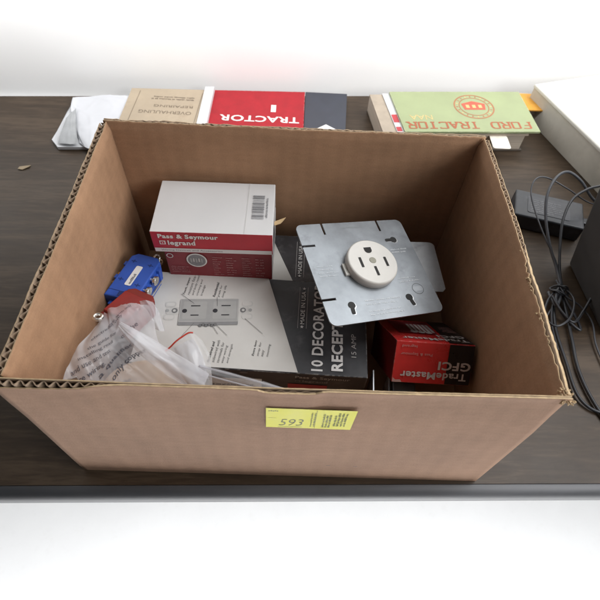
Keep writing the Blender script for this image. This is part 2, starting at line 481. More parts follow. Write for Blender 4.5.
hw = BW / 2
bm, ms = panel((-hw + .0065, .0045, 0), (-hw + .0065, BD - .0045, 0), (-1, 0, 0), .0078, 'Y', .011, 15, bow=-.001, seed=1, ragged=.0009)
link('side_panel', bm, ms, box)
def crush_r(u, q):
    if u < .42 and q == 0: return -.0022 - .0022 * noise.noise(Vector((u * 60, 3, 1)))
    if u < .42 and q == 2: return -.004
    return 0
def sm(x, a, b): x = min(1, max(0, (x - a) / (b - a))); return x * x * (3 - 2 * x)
bm, ms = panel((hw - .0062, .0045, 0), (hw - .0062, BD - .0045, 0), (1, 0, 0), .0062, 'Y', .012, 20, bow=.002, seed=2, crush=crush_r, ragged=.0012,
               tf=lambda x: .0040 + .0022 * sm(x, .40, .56), oth=lambda x: .0007 + .0017 * (1 - sm(x, .40, .50)))
link('side_panel', bm, ms, box)
def crush_f(u, q):
    c = 0
    if q == 1 and u < .17: c -= .0070 * (1 - u / .17) ** .4
    if q == 2: c -= .0015 if u < .45 else .003
    if .46 < u < .56 and q == 1: c -= .0022
    return c
bm, ms = panel((-hw - .004, .0042, 0), (hw, .0042, 0), (0, -1, 0), .0042, 'X', .010, 8, bow=.001, seed=3, crush=crush_f, ragged=.0008,
               tf=lambda x: .0056 - .0032 * sm(x, .13, .24) + .0014 * (sm(x, .44, .48) - sm(x, .54, .58)), oth=lambda x: .0007 + .0005 * sm(x, .13, .24))
link('front_panel', bm, ms, box)
bm, ms = panel((-hw, BD - .0045, 0), (hw, BD - .0045, 0), (0, 1, 0), .0045, 'X', .010, 10, bow=-.001, seed=4, ragged=.0016)
link('back_panel', bm, ms, box)
bm = bmesh.new(); add_box(bm, -hw + .0067, hw - .0064, .0045, BD - .0047, .0004, .0045)
link('bottom_panel', bm, K_IN('X'), box)
# torn frayed corner at the front right and split corner at the back left
bm = bmesh.new()
for i in range(90):
    rd = random.Random(i)
    if i < 60: p = Vector((hw - .001 + rd.uniform(-.005, .004), .002 + rd.uniform(-.003, .007), BH - .0035 + rd.uniform(-.004, .0015)))
    else:
        y = rd.choice((.10, .105, .11, .072, .068, .14, .05)) + rd.uniform(-.004, .004)
        p = Vector((hw - .0062 + .002 * math.sin(PI * y / .29) + .0030 + rd.uniform(-.0008, .0006), y, BH - .0035 + rd.uniform(-.0015, .0012)))
    P = [p]
    for k in range(3): P.append(P[-1] + Vector((rd.uniform(-.0012, .0009), rd.uniform(-.0012, .0012), rd.uniform(-.0008, .0009))))
    add_tube(bm, P, lambda t: .00065 * (1 - .5 * t), 5, n=3)
link('frayed_edge', bm, K_EDGE, box)
# yellow price sticker on the front
st_m = mat('yellow_paper', (.66, .62, .02, 1), .55, var=.05, scale=40)
bm = bmesh.new()
def fy(x, y):                                   # photo position on the front face
    d = RM @ Vector(((x - 300) / FOC, (300 - y) / FOC, -1)); t = (-.0007 - CP.y) / d.y; p = CP + d * t; return p
sq = [fy(266, 426), fy(350, 429), fy(358, 410.5), fy(266, 407)]
nx = 14
rowsv = []
for j in range(4):
    rw = []
    for i in range(nx + 1):
        a = sq[0].lerp(sq[1], i / nx); b = sq[3].lerp(sq[2], i / nx); p = a.lerp(b, j / 3)
        rw.append(bm.verts.new((p.x, -.00140 - .00005 * math.sin(i * .9) * (j == 3), p.z - .0006)))
    rowsv.append(rw)
for j in range(3):
    for i in range(nx):
        bm.faces.new((rowsv[j][i], rowsv[j][i + 1], rowsv[j + 1][i + 1], rowsv[j + 1][i]))
sticker = link('price_sticker', bm, st_m, box)
O = sq[0]; Uv = (sq[1] - sq[0]); SW = Uv.length; Uv.normalize(); Vv = Vector((0, 0, 1)); SH = (sq[3] - sq[0]).dot(Vv)
F = Face((O.x, -.00144, O.z), Uv, (Vv - Uv * Vv.dot(Uv)).normalized(), .00005)
PEN = mat('pen_ink', (.09, .10, .05, 1), .6)
F.text('593', SW * .15, SH * .11, SW * .29, SH * .34, PEN, rot=2, bold=-.012, shear=.3)
F.line(SW * .14, SH * .04, SW * .42, SH * .06, .0005, PEN, 2)
INKY = mat('sticker_print', (.16, .17, .03, 1), .6)
F.fine(SW * .03, SH * .84, SW * .11, SH * .1, 1, INKY, jag=0)
F.line(SW * .03, SH * .50, SW * .12, SH * .50, .0003, INKY, 2)
F.fine(SW * .565, SH * .1, SH * .8, SW * .07, 2, INKY, rot=90, seed=4)
F.line(SW * .57, SH * .02, SW * .57, SH * .95, .0003, INKY, 2)
F.fine(SW * .745, SH * .08, SH * .85, SW * .11, 3, INKY, rot=90, seed=5, fill=.6)
F.fine(SW * .92, SH * .16, SH * .75, SW * .155, 4, INKY, rot=90, seed=6, fill=.6)
F.done(sticker)
# two dark nicks low on the front panel
F = Face((0, -.0004, 0), (1, 0, 0), (0, 0, 1), .0002)
for x, y in ((328, 466), (355, 467)):
    p = fy(x, y); F.rect(p.x - .002, p.z, p.x + .002, p.z + .0007, BLACK_INK)
F.done(box, 'print')

# ------------------------------------------------------------------ receptacle cartons (white and black)
WEARY = dict(wear=.9, wear_r=.0014)
CBLACK = mat('carton_black', (.050, .050, .054, 1), .36, var=.3, scale=30, wear=1, wearcol=(.50, .48, .45, 1), wear_r=.002, dirt_or_sheen=.6, dirt_or_sheen_col=(.17, .165, .165, 1), bump=.05)  # grey dirt made heavier, painting the window's sheen into the black
CWHITE = mat('carton_white', (.63, .615, .58, 1), .5, var=.05, scale=14, dirt_or_sheen=.14, dirt_or_sheen_col=(.48, .44, .38, 1), wear=.4, wearcol=(.55, .5, .42, 1))
CGREY = mat('carton_board', (.20, .17, .14, 1), .75)
CW, CD, CH = .2465, .1205, .0595
c0 = at(368, 378, .065)
yaw = R(-1.9)
corner = Vector((c0.x, c0.y, .0052))
base = corner - Matrix.Rotation(yaw, 3, 'Z') @ Vector((CW, 0, 0))
car = thing('receptacle_carton', 'flat black and white carton with a picture of a grey receptacle, under the steel plate', 'carton', base, (0, 0, yaw), 'cartons for ten receptacles')
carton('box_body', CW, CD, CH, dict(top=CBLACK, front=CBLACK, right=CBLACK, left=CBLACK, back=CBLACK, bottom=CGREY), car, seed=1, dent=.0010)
F = Face((CW, 0, CH), (1, 0, 0), (0, 1, 0), .00025)
F.lift = .0003
Z0 = 3
F.poly([(-.2455, .0008), (-.0722, .0008), (-.1125, .1198), (-.2455, .1198)], CWHITE, Z0)
RG = mat('printed_grey', (.36, .36, .35, 1), .5, var=.06); RG2 = mat('printed_dark_grey', (.17, .17, .17, 1), .5); RLG = mat('printed_light_grey', (.58, .57, .54, 1), .5)
# the printed receptacle, drawn slightly turned
def rt(u, v):
    c, s = math.cos(R(5)), math.sin(R(5)); return (-.1745 + u * c - v * s, .0700 + u * s + v * c)
F.poly([rt(*p) for p in rrect(-.047, -.030, -.0045, .0045, .002)], RLG, Z0 + 1)
F.poly([rt(*p) for p in rrect(.030, .044, -.0045, .0045, .002)], RLG, Z0 + 1)
for s in (-1, 1):
    for w in (-1, 1):
        F.poly([rt(*p) for p in rrect(s * .0425 - .006, s * .0425 + .006, w * .0085 - .0037, w * .0085 + .0037, .003)], RLG, Z0 + 1.2)
        F.poly([rt(*p) for p in rrect(s * .0425 - .0045, s * .0425 + .0045, w * .0085 - .0022, w * .0085 + .0022, .002)], CWHITE, Z0 + 1.4)
    F.poly([rt(*p) for p in circle(s * .0375, 0, .0033)], RG2, Z0 + 1.6)
    F.poly([rt(*p) for p in circle(s * .0378, 0, .0016)], RLG, Z0 + 1.8)
    F.poly([rt(*p) for p in circle(s * .0455, 0, .002)], RG, Z0 + 1.6)
F.poly([rt(*p) for p in rrect(-.0325, .0325, -.0195, .0155, .0016)], RG, Z0 + 2)
F.poly([rt(*p) for p in rrect(-.0325, .0325, -.0195, -.0150, .0012)], mat('printed_mid_grey', (.25, .25, .25, 1), .5), Z0 + 2.3)
for q in ((-.0318, .0150, .0318, .0150), (-.0318, -.0148, .0318, -.0148), (-.0318, -.0148, -.0318, .0150), (.0318, -.0148, .0318, .0150)):
    F.line(*rt(q[0], q[1]), *rt(q[2], q[3]), .0004, RLG, Z0 + 2.5)
for q in ((-.0285, -.0112, -.0025, .0118), (.0045, -.0112, .0300, .0118)):
    F.poly([rt(*p) for p in rrect(*[q[i] for i in (0, 2, 1, 3)], .0015)], mat('printed_face_grey', (.40, .40, .385, 1), .5, var=.05), Z0 + 2.4)
for k in range(6):
    F.poly([rt(*p) for p in circle(-.008 + k * .0032, -.0198 + .001 * (k % 2), .0021, n=12)], RG2, Z0 + 2.6)
for o in (-.016, .0175):
    F.poly([rt(*p) for p in rrect(o - .004, o + .0062, .0052, .0066, .0003)], BLACK_INK, Z0 + 3)
    F.poly([rt(*p) for p in rrect(o - .0036, o + .0052, -.0072, -.0058, .0003)], BLACK_INK, Z0 + 3)
    F.poly([rt(*p) for p in circle(o - .0105, -.0008, .0027, n=14)], BLACK_INK, Z0 + 3)
TXI = mat('callout_ink', (.13, .125, .125, 1), .6, var=.2); BTX = mat('callout_bold_ink', (.08, .08, .08, 1), .6)
CALL = (((-.2085, .0890), 84, ('Tough, impact', 'resistant face', 'and body resist', 'cracking and', 'breakage')), ((-.1745, .0885), 84, ('Residential', 'grade for', 'long life')),
        ((-.1680, .0060), 84, ('Backwired and', 'sidewired with', 'terminals for', 'easy wiring', 'and strength')), ((-.1225, .0165), 84, ('Extra long', 'strap for', 'easy', 'mounting')))
for (u, v), an, words in CALL:
    for i, wd in enumerate(words):
        hh = .0030; pitch = .0050
        F.text(wd, u + i * pitch + .004, v, len(wd) * .00192, hh, BTX if i == 0 else TXI, rot=an, bold=.02 if i == 0 else -.004, shear=.2, k=Z0 + 1)
for l in ((-.209, .0895, -.192, .0775), (-.168, .0885, -.166, .076), (-.200, .031, -.188, .052), (-.160, .040, -.168, .051), (-.150, .039, -.163, .051), (-.1125, .044, -.1335, .062)):
    F.line(*l, .0004, TXI, Z0 + 3.2)
F.text('10 DECORATOR', -.0467, .0038, .1135, .0122, WHITE_INK, rot=90, bold=.025, k=Z0)
F.text('RECEPTACLES', -.0258, .0052, .1120, .0122, WHITE_INK, rot=90, bold=.035, k=Z0)
F.text('15 AMP', -.0117, .0225, .0285, .0052, PALE_INK, rot=90, k=Z0)
def star(F, u, v, r, m, k):
    F.poly([(u + (r if i % 2 == 0 else r * .42) * math.cos(R(90 + 36 * i)), v + (r if i % 2 == 0 else r * .42) * math.sin(R(90 + 36 * i))) for i in range(10)], m, k)
def made(F, u, v, k):
    F.text('MADE IN USA', u + .0024, v + .006, .0445, .0046, WHITE_INK, rot=90, k=k, bold=.006)
    star(F, u, v + .0025, .0023, WHITE_INK, k); star(F, u + .0004, v + .0545, .0023, WHITE_INK, k)
    for du in (-.0046, .0048): F.line(u + du, v + .0005, u + du, v + .0565, .0004, PALE_INK, k)
made(F, -.0708, .0540, Z0)
F.done(car)
F = Face((CW, 0, CH), (1, 0, 0), (0, 0, 1), .0008)
F.text('Pass & Seymour', -.0745, -.0105, .0570, .0072, RG, bold=.02, k=1)
F.text('legrand', -.0665, -.0185, .0260, .0062, GREY_INK, bold=.01, k=1)
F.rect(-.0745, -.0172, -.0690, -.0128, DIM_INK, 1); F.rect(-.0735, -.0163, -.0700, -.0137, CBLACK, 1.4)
F.rect(-.082, -.0225, -.040, -.034, RED_INK, 1)
F.disc(-.128, -.0035, .0045, DIM_INK, 1, ry=.0022)
F.done(car)
# second, smaller-looking carton behind it
O2 = at(293, 283, .062)
bc = thing('receptacle_carton', 'black and white carton lying behind the front carton, beneath the red and white boxes', 'carton', (-.105, O2.y + .0015, .0052), (0, 0, R(-1.0)), 'cartons for ten receptacles')
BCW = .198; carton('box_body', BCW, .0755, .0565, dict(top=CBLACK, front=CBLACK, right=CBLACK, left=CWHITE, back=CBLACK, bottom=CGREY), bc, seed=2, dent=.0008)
F = Face((O2.x + .105, 0, .0565), (1, 0, 0), (0, 1, 0), .0003)
F.poly([(-.109, .001), (.0005, .001), (-.031, .0745), (-.109, .0745)], CWHITE, 3)
made(F, .0072, .0085, 3)
F.done(bc)

# ------------------------------------------------------------------ red and white boxes, stacked
BRED = mat('box_red', (.44, .030, .045, 1), .38, var=.1, scale=30, wear=.6, wearcol=(.7, .6, .58, 1))
BMAROON = mat('box_dark_red', (.20, .018, .026, 1), .4, var=.15, scale=30, wear=.6, wearcol=(.5, .4, .38, 1))
BWHITE = mat('box_white', (.66, .645, .635, 1), .5, var=.03, scale=12, wear=.35, wearcol=(.6, .58, .55, 1), dirt_or_sheen=.06, dirt_or_sheen_col=(.6, .57, .52, 1))
BSIDE = mat('box_side_grey', (.62, .61, .60, 1), .5, var=.1)
TLc = at(149, 231, .14); y1 = R(.55)
lw = thing('outlet_box', 'dark red box with a round photo, lower one of the stack of two', 'box', (TLc.x + .0085, TLc.y + .0025, .0637), (0, 0, R(-.4)), 'red and white outlet boxes')
LW, LD, LH = .1185, .0755, .0442
carton('box_body', LW, LD, LH, dict(top=BWHITE, front=BMAROON, right=BSIDE, left=BSIDE, back=BWHITE, bottom=BWHITE), lw, seed=5)
F = Face((0, 0, LH), (1, 0, 0), (0, 0, 1), .0007)
F.disc(.0345, -.014, .0115, PALE_INK, 1); F.disc(.0345, -.014, .0095, GREY_INK, 1.3)
F.ring(.0345, -.014, .0100, .0112, WHITE_INK, 1.5)
for k in range(5): F.rect(.0275 + k * .003, -.0175 + .0012 * (k % 2), .0290 + k * .003, -.0105, PALE_INK if k % 2 else RG, 1.6)
PKI = mat('pink_ink', (.36, .16, .16, 1), .55, var=.2)
for u, w, ln, sd in ((.052, .012, 9, 1), (.067, .015, 8, 2), (.085, .012, 9, 3), (.100, .012, 7, 4)):
    F.fine(u, -.038, w, .033, ln, PKI, k=1, seed=sd, fill=.35, jag=.5)
F.ring(.0055, -.008, .0028, .0038, PALE_INK, 1); F.fine(.004, -.036, .022, .012, 4, PKI, k=1, seed=8, fill=.35)
F.done(lw)
up_ = thing('outlet_box', 'white topped box with a red front and barcode, on top of the stack', 'box', (TLc.x, TLc.y, .1083), (0, 0, y1), 'red and white outlet boxes')
UW, UD, UH = .1280, .0787, .0312
carton('box_body', UW, UD, UH, dict(top=BWHITE, front=BRED, right=BSIDE, left=BWHITE, back=BWHITE, bottom=BWHITE), up_, seed=6, bevel=.0007)
F = Face((0, 0, UH), (1, 0, 0), (0, 0, 1), .0007)
F.rect(.001, -.0304, UW - .001, -.0245, BWHITE, .8)
F.text('Pass & Seymour', .0075, -.0108, .0630, .0082, WHITE_INK, bold=.04, k=1)
F.text('legrand', .0165, -.0212, .0290, .0090, WHITE_INK, bold=.035, k=1)
F.rect(.0078, -.0186, .0142, -.0128, WHITE_INK, 1); F.rect(.0090, -.0175, .0130, -.0139, BRED, 1.3); F.rect(.0104, -.0163, .0117, -.0152, WHITE_INK, 1.6)
F.text('Wiring Devices and Accessories', .0075, -.0293, .0660, .0034, GREY_INK, k=1)
F.done(up_)
F = Face((0, 0, UH), (1, 0, 0), (0, 1, 0), .0003)
rd = random.Random(3); v = .0225
while v < .0575:
    t = rd.choice((.0005, .0008, .0012, .0016))
    F.rect(.1045, v, .1175, v + t, GREY_INK, 3); v += t + rd.choice((.0006, .0009, .0013))
F.fine(.1213, .024, .032, .0022, 1, GREY_INK, rot=90, k=3, seed=2, fill=.7, jag=0)
F.line(.0985, .0005, .0995, .0780, .0003, RLG, 2.5)
F.done(up_)
# tuck flap at the right end: dark thumb notch and a brown torn tab
bm = bmesh.new()
pts = [(.004, -.0260)] + [(.006 + .020 * math.cos(R(a)) + .016, -.0265 + .020 * math.sin(R(a))) for a in range(170, 5, -12)] + [(.046, -.026)]
F = Face((UW, 0, UH), (0, 1, 0), (0, 0, 1), .0008)
F.poly([(.006, -.029), (.030, -.029)] + [(.018 + .012 * math.cos(R(a)), -.029 + .024 * math.sin(R(a))) for a in range(10, 180, 17)], BLACK_INK, 1)
F.line(.001, -.0015, .077, -.0018, .0006, GREY_INK, 1)
F.done(up_, 'thumb_notch')
bm = bmesh.new()
add_prism(bm, [(0, 0), (.0125, .007), (.009, .0005), (.0065, -.003), (0, -.006)], -.0006, .0002)
tb = link('torn_tab', bm, mat('tan_board', (.52, .36, .19, 1), .8), up_); tb.location = (UW + .0005, .035, .016)

# ------------------------------------------------------------------ steel plate with range receptacle
def steel(name, col, rough):
    m = mat(name, col, rough, metal=.8, var=.30, scale=17, bump=.10, bscale=60, dirt_or_sheen=.6, dirt_or_sheen_col=(.17, .175, .185, 1)); return m
ZINC = steel('zinc_steel', (.29, .31, .33, 1), .42)
HOLE = mat('slot_dark', (.015, .014, .013, 1), .7)
pq = rotvec(.0633, .2167, .3201)
pl = thing('receptacle_plate', 'square galvanised steel plate carrying a round cream receptacle', 'outlet plate', (.0814, .1806, .1232), pq)
PW, PH = .13, .124; hx, hy = PW / 2, PH / 2
bm = bmesh.new()
# outline with the open slots cut in from the edges
def outline():
    P = []
    r = .007
    def arc(cx, cy, a0):
        return [(cx + r * math.cos(R(a0 + 90 * k / 5)), cy + r * math.sin(R(a0 + 90 * k / 5))) for k in range(6)]
    P += arc(hx - r, hy - r, 0)
    for sx, ln in ((.0335, .0150), (-.0345, .0150)):
        P += [(sx + .0013, hy), (sx + .0013, hy - ln), (sx - .0013, hy - ln), (sx - .0013, hy)]
    P += arc(-hx + r, hy - r, 90)
    for sy, ln in ((.0335, .0145), (-.0328, .0150)):
        P += [(-hx, sy + .0014), (-hx + ln, sy + .0014), (-hx + ln, sy - .0014), (-hx, sy - .0014)]
    P += arc(-hx + r, -hy + r, 180); P += arc(hx - r, -hy + r, 270)
    return P
add_prism(bm, outline(), -.0016, 0)
bmesh.ops.recalc_face_normals(bm, faces=bm.faces[:])
plate_o = link('plate', bm, ZINC, pl)
F = Face((0, 0, 0), (1, 0, 0), (0, 1, 0), .00025)
BRIGHT_RIM = mat('bright_rim', (.72, .74, .76, 1), .3, metal=.6)
def key(u, v, ang, L=.0105):
    c, s = math.cos(R(ang)), math.sin(R(ang))
    F.poly([(u + .0007 + x, v - .0007 + y) for x, y in circle(0, 0, .0042, n=18)], BRIGHT_RIM, .5)  # lighter crescent offset to one side of each keyhole
    F.poly([(u + .0006 + x * c - y * s, v - .0005 + x * s + y * c) for x, y in rrect(0, L + .0002, -.0022, .0022, .0018)], BRIGHT_RIM, .7)
    pts = [(x, y) for x, y in circle(0, 0, .0040, n=18)]
    F.poly([(u + x * c - y * s, v + x * s + y * c) for x, y in pts], HOLE, 1)
    F.poly([(u + x * c - y * s, v + x * s + y * c) for x, y in rrect(0, L, -.0021, .0021, .0018)], HOLE, 1.2)
key(.0445, .0335, 180); key(.0312, -.0410, -78); key(-.0362, -.0420, -96)
F.poly([(.046 + x, -.0322 + y) for x, y in rrect(-.0062, .0062, -.0030, .0030, .0029)], mat('knockout', (.36, .38, .40, 1), .45, metal=.8), 1)
F.ring(.046, -.0322, .0062, .0066, HOLE, .6)
ETCH = mat('etched_print', (.55, .57, .59, 1), .5, metal=.2)
F.fine(.035, .016, .022, .0075, 2, ETCH, rot=0, seed=1, k=1, fill=.3); F.fine(.028, -.0225, .028, .0085, 2, ETCH, rot=1, seed=2, k=1, fill=.28)
F.fine(-.020, -.044, .045, .009, 2, ETCH, rot=-1, seed=3, k=1, fill=.22); F.fine(-.020, -.056, .040, .008, 2, ETCH, seed=4, k=1, fill=.22)
F.fine(-.058, -.006, .022, .016, 4, ETCH, seed=6, k=1, fill=.16); F.fine(-.012, .054, .028, .004, 1, mat('stamp_grey', (.3, .32, .33, 1), .5, metal=.6), seed=7, k=1, fill=.4)
F.done(pl, 'print')
CREAM = mat('cream_bakelite', (.66, .635, .59, 1), .42, var=.04, scale=40, dirt_or_sheen=.08, dirt_or_sheen_col=(.4, .36, .3, 1))
bm = bmesh.new()
prof = [(.0276, .0002), (.0280, .0080), (.0275, .0096), (.0263, .0104), (.0, .0105)]
RC = (.0008, .0008)
rings = []
for r, z in prof[:-1]:
    rings.append([bm.verts.new((RC[0] + r * math.cos(2 * PI * k / 48), RC[1] + r * math.sin(2 * PI * k / 48), z)) for k in range(48)])
for a, b in zip(rings, rings[1:]):
    for k in range(48): bm.faces.new((a[k], a[(k + 1) % 48], b[(k + 1) % 48], b[k])).smooth = True
bm.faces.new(rings[-1]); bm.faces.new(list(reversed(rings[0])))
rec = link('receptacle', bm, CREAM, pl)
bm = bmesh.new(); add_prism(bm, circle(0, 0, .022, n=32), -.046, -.0017); link('receptacle_back', bm, mat('dark_bakelite', (.03, .028, .026, 1), .5), pl)
F = Face((RC[0], RC[1], .0104), (1, 0, 0), (0, 1, 0), .0003)
def slot(u, v, w, h, ang=0):
    c, s = math.cos(R(ang)), math.sin(R(ang))
    F.poly([(u + x * c - y * s, v + x * s + y * c) for x, y in rrect(-w / 2, w / 2, -h / 2, h / 2, .0004, 2)], HOLE, 1)
slot(-.0138, -.0004, .0028, .0125); slot(.0148, -.0022, .0028, .0118); slot(-.0004, -.0125, .0028, .0115, 0)
F.poly([(x - .0004, y + .0148) for x, y in [(-.0042, .0028), (-.0042, -.0008)] + [(.0042 * math.cos(R(a)), -.0008 + .0038 * math.sin(R(a))) for a in range(190, 351, 20)] + [(.0042, -.0008), (.0042, .0028)]], HOLE, 1)
F.done(rec, 'contact_slot')
bm = bmesh.new(); add_prism(bm, circle(RC[0], RC[1] + .0008, .0038, n=20), .0100, .0109, bevel=.0003)
link('center_screw', bm, mat('aged_brass', (.27, .26, .21, 1), .5, metal=.4), rec)
bm = bmesh.new(); add_box(bm, -.0306, -.024, -.008, .006, .0002, .0030, .0004)
link('bracket_tab', bm, mat('tab_plastic', (.5, .48, .44, 1), .45), pl)

# second plate below
a, b, c_, d_ = at(385, 241, .088), at(432, 242.5, .088), at(445, 294, .074), at(402, 298, .078)
sp = thing('steel_plate', 'plain grey steel plate half hidden under the plate with the round receptacle', 'steel plate', a)
bm = bmesh.new()
X = (b - a).normalized(); Nn = X.cross(d_ - a).normalized(); Nn = -Nn if Nn.z < 0 else Nn; Y = Nn.cross(X)
cor = [((c_ - a).dot(X), (c_ - a).dot(Y)), ((b - a).dot(X), (b - a).dot(Y))]
wR = cor[1][0]
yb = cor[0][1]
pts = [(-.03, yb), (cor[0][0] - .004, yb), (cor[0][0] - .0005, yb + .004), (wR + .0022, -.007)] + [(wR - .005 + .0075 * math.cos(R(t)), -.0065 + .0065 * math.sin(R(t))) for t in range(10, 91, 16)] + [(-.03, 0)]
add_prism(bm, pts, -.0015, 0)
MM = Matrix((X, Y, Nn)).transposed()
for v in bm.verts: v.co = MM @ v.co
bmesh.ops.recalc_face_normals(bm, faces=bm.faces[:])
link('plate', bm, steel('dull_steel', (.40, .41, .42, 1), .5), sp)

# ------------------------------------------------------------------ red and black box, upside down
gq = rotvec(-.7447, .0841, .0561)
GW, GH, GD = .083, .044, .088
gb = thing('outlet_box', 'red and black box standing tilted with upside down lettering beside the right wall', 'box', (.1484, .0931, .0801), gq)
GRED = mat('gloss_red', (.62, .036, .034, 1), .30, var=.15, scale=30, wear=.9, wearcol=(.62, .46, .42, 1), wear_r=.0016)
GBLK = mat('gloss_black', (.016, .015, .016, 1), .30, var=.2, scale=30, wear=.8, wearcol=(.35, .3, .28, 1), wear_r=.0014)
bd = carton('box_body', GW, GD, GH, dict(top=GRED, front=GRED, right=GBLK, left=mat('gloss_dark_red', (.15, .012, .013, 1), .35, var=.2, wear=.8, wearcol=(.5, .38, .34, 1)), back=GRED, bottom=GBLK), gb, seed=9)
bd.location = (-GW / 2, 0, -GH / 2)
F = Face((0, 0, 0), (1, 0, 0), (0, 0, 1), .0007)
F.poly([(.0142, -GH / 2 + .0008), (GW / 2 - .0008, -GH / 2 + .0008), (GW / 2 - .0008, GH / 2 - .0008), (.0142, GH / 2 - .0008)], GBLK, .9)
INKG = mat('silver_ink', (.60, .55, .53, 1), .5, var=.1)
F.text('TradeMaster', .0362, -.0090, .0700, .0078, INKG, rot=180, bold=.025, k=1.6)
F.text('GFCI', .0392, .0030, .0345, .0092, INKG, rot=180, bold=.03, k=1.6)
RDI = mat('rose_ink', (.52, .26, .24, 1), .5)
F.text('Pass & Seymour', -.0030, .0112, .0330, .0036, RDI, rot=180, bold=.01, k=1.6)
F.text('legrand', -.0200, .0192, .0155, .0034, RDI, rot=180, bold=.01, k=1.6)
F.poly([(-.041, -.0214), (-.031, -.0214), (-.033, -.0185), (-.038, -.0190), (-.041, -.0165)], mat('torn_paper', (.50, .30, .27, 1), .8), 1.2)
F.done(gb)
F = Face((0, 0, GH / 2), (1, 0, 0), (0, 1, 0), .0003)
F.poly([(.0142, .0008), (GW / 2 - .0008, .0008), (GW / 2 - .0008, GD - .001), (.019, GD - .001)], GBLK, 3)
F.text('TradeMaster', .0372, .0140, .0700, .0088, INKG, rot=180, bold=.012, k=4)
F.text('GFCI', .0385, .0275, .0300, .0088, INKG, rot=180, bold=.03, k=4)
F.fine(.0380, .0620, .018, .024, 5, RDI, rot=180, k=4, seed=3, fill=.3)
F.poly([(-.030, .030), (.012, .030), (.014, .050), (.017, .080), (-.030, .080)], BMAROON, 3.2)
for k in range(6): F.poly([(-.014 + k * .0045, .036), (-.011 + k * .0045, .036), (-.009 + k * .0045, .068), (-.012 + k * .0045, .068)], PALE_INK, 3.6)
F.disc(-.012, .036, .004, PALE_INK, 3.8); F.disc(.004, .034, .0035, PALE_INK, 3.8); F.disc(-.004, .0345, .0035, RLG, 3.8)
F.done(gb)

# aluminium channel brackets under the front of it
ALU = steel('bright_aluminium', (.62, .63, .65, 1), .3)
p = at(372, 384, .050)
br = thing('metal_bracket', 'bright metal channel bracket lying under the red and black box', 'bracket', (p.x, p.y, .0052), (0, 0, R(-4)))
for nm, q in (('flange', (0, .0016, -.016, .014, 0, .050)), ('flange', (.0180, .0196, -.016, .014, 0, .042)), ('web', (.0017, .0179, -.016, .014, 0, .0016))):
    bm = bmesh.new(); add_box(bm, *q, .0003); link(nm, bm, ALU, br)
bm = bmesh.new(); add_box(bm, .0225, .047, -.014, .008, 0, .040, .0015); link('block', bm, steel('grey_zinc', (.34, .35, .37, 1), .45), br)

# ------------------------------------------------------------------ blue outlet
BLUE = mat('blue_plastic', (.025, .085, .40, 1), .40, var=.1, scale=50)
BLUE2 = mat('blue_plastic_dark', (.012, .035, .16, 1), .5)
NICK = mat('nickel', (.66, .65, .62, 1), .25, metal=1, var=.1)
BRASS = mat('brass', (.62, .48, .25, 1), .3, metal=1, var=.1)
bl = thing('blue_outlet', 'blue plastic outlet body with silver screws leaning in the left of the box', 'outlet', (-.1690, .1765, .076), Quaternion((0, 0, 1), R(-14)) @ Quaternion((1, 0, 0), R(-6)))
bl.scale = (1.04, 1.14, 1.0)
bm = bmesh.new()
add_prism(bm, [(-.0165, -.029), (.0165, -.029), (.0165, .024), (.011, .029), (-.011, .029), (-.0165, .024)], 0, .021, bevel=.0016)
link('outlet_body', bm, BLUE, bl)
bm = bmesh.new(); add_prism(bm, [(-.0188, -.0225), (.0188, -.0225), (.0188, .0155), (-.0188, .0155)], -.004, .0145, bevel=.001)
link('side_shoulder', bm, BLUE, bl)
for sx in (-1, 1):
    for y0 in ((-.0262, .0165) if sx > 0 else (-.0262, -.0035, .0150)):
        bm = bmesh.new(); add_box(bm, sx * .0178 - .0022, sx * .0178 + .0022, y0 - .0026, y0 + .0026, .002, .0185, .0008); link('side_rib', bm, BLUE, bl)
bm = bmesh.new(); add_box(bm, -.0120, .0120, -.0335, -.0285, .001, .0130, .001); link('end_block', bm, BLUE, bl)
bm = bmesh.new(); add_box(bm, .0190, .0212, -.020, .014, .0020, .0046, .0004); link('contact_rail', bm, NICK, bl)
F = Face((0, 0, .021), (1, 0, 0), (0, 1, 0), .0003)
for x, y in ((-.0095, .0175), (.0095, .0165), (-.0105, -.0075), (.0095, -.0105)):
    F.rect(x - .003, y - .0004, x + .003, y + .0005, BLUE2, 1); F.rect(x - .0006, y - .002, x + .0006, y + .002, BLUE2, 1.2)
F.line(-.0155, -.0215, .0155, -.0215, .0006, BLUE2, 1)
F.rect(-.0035, -.0275, .0035, -.0222, BLUE2, 1.2)
F.done(bl, 'print')
F = Face((0, 0, .0212), (1, 0, 0), (0, 1, 0), .0003)
F.poly(rrect(-.0036, .0036, -.0135, .0125, .0016), WHITE_INK, 1)
F.fine(.0022, -.0115, .021, .0042, 1, GREY_INK, rot=90, seed=2, k=2, fill=.55)
F.done(bl, 'label_strip')
def screw(x, y, z, s, m, parent, rr=.0050):
    bm = bmesh.new()
    M = Matrix.Translation((x, y, z)) @ Matrix.Rotation(R(90) * s, 4, 'Y')
    add_prism(bm, circle(0, 0, rr, n=18), 0, .0028, bevel=.0006, M=M)
    add_prism(bm, circle(0, 0, rr * .45, n=10), -.004, .0001, M=M)
    add_box(bm, -rr * .8, rr * .8, -.0005, .0005, .00282, .0031, M=M)
    bmesh.ops.recalc_face_normals(bm, faces=bm.faces[:])
    return link('screw', bm, m, parent)
screw(.0200, .0035, .0160, 1, NICK, bl); screw(.0200, -.0110, .0160, 1, NICK, bl)
screw(-.0192, .004, .0105, -1, BRASS, bl, .0035); screw(-.0192, -.008, .0105, -1, BRASS, bl, .0035)
bm = bmesh.new()
add_prism(bm, rrect(-.0065, .0065, -.045, .046, .004), -.0052, -.004)
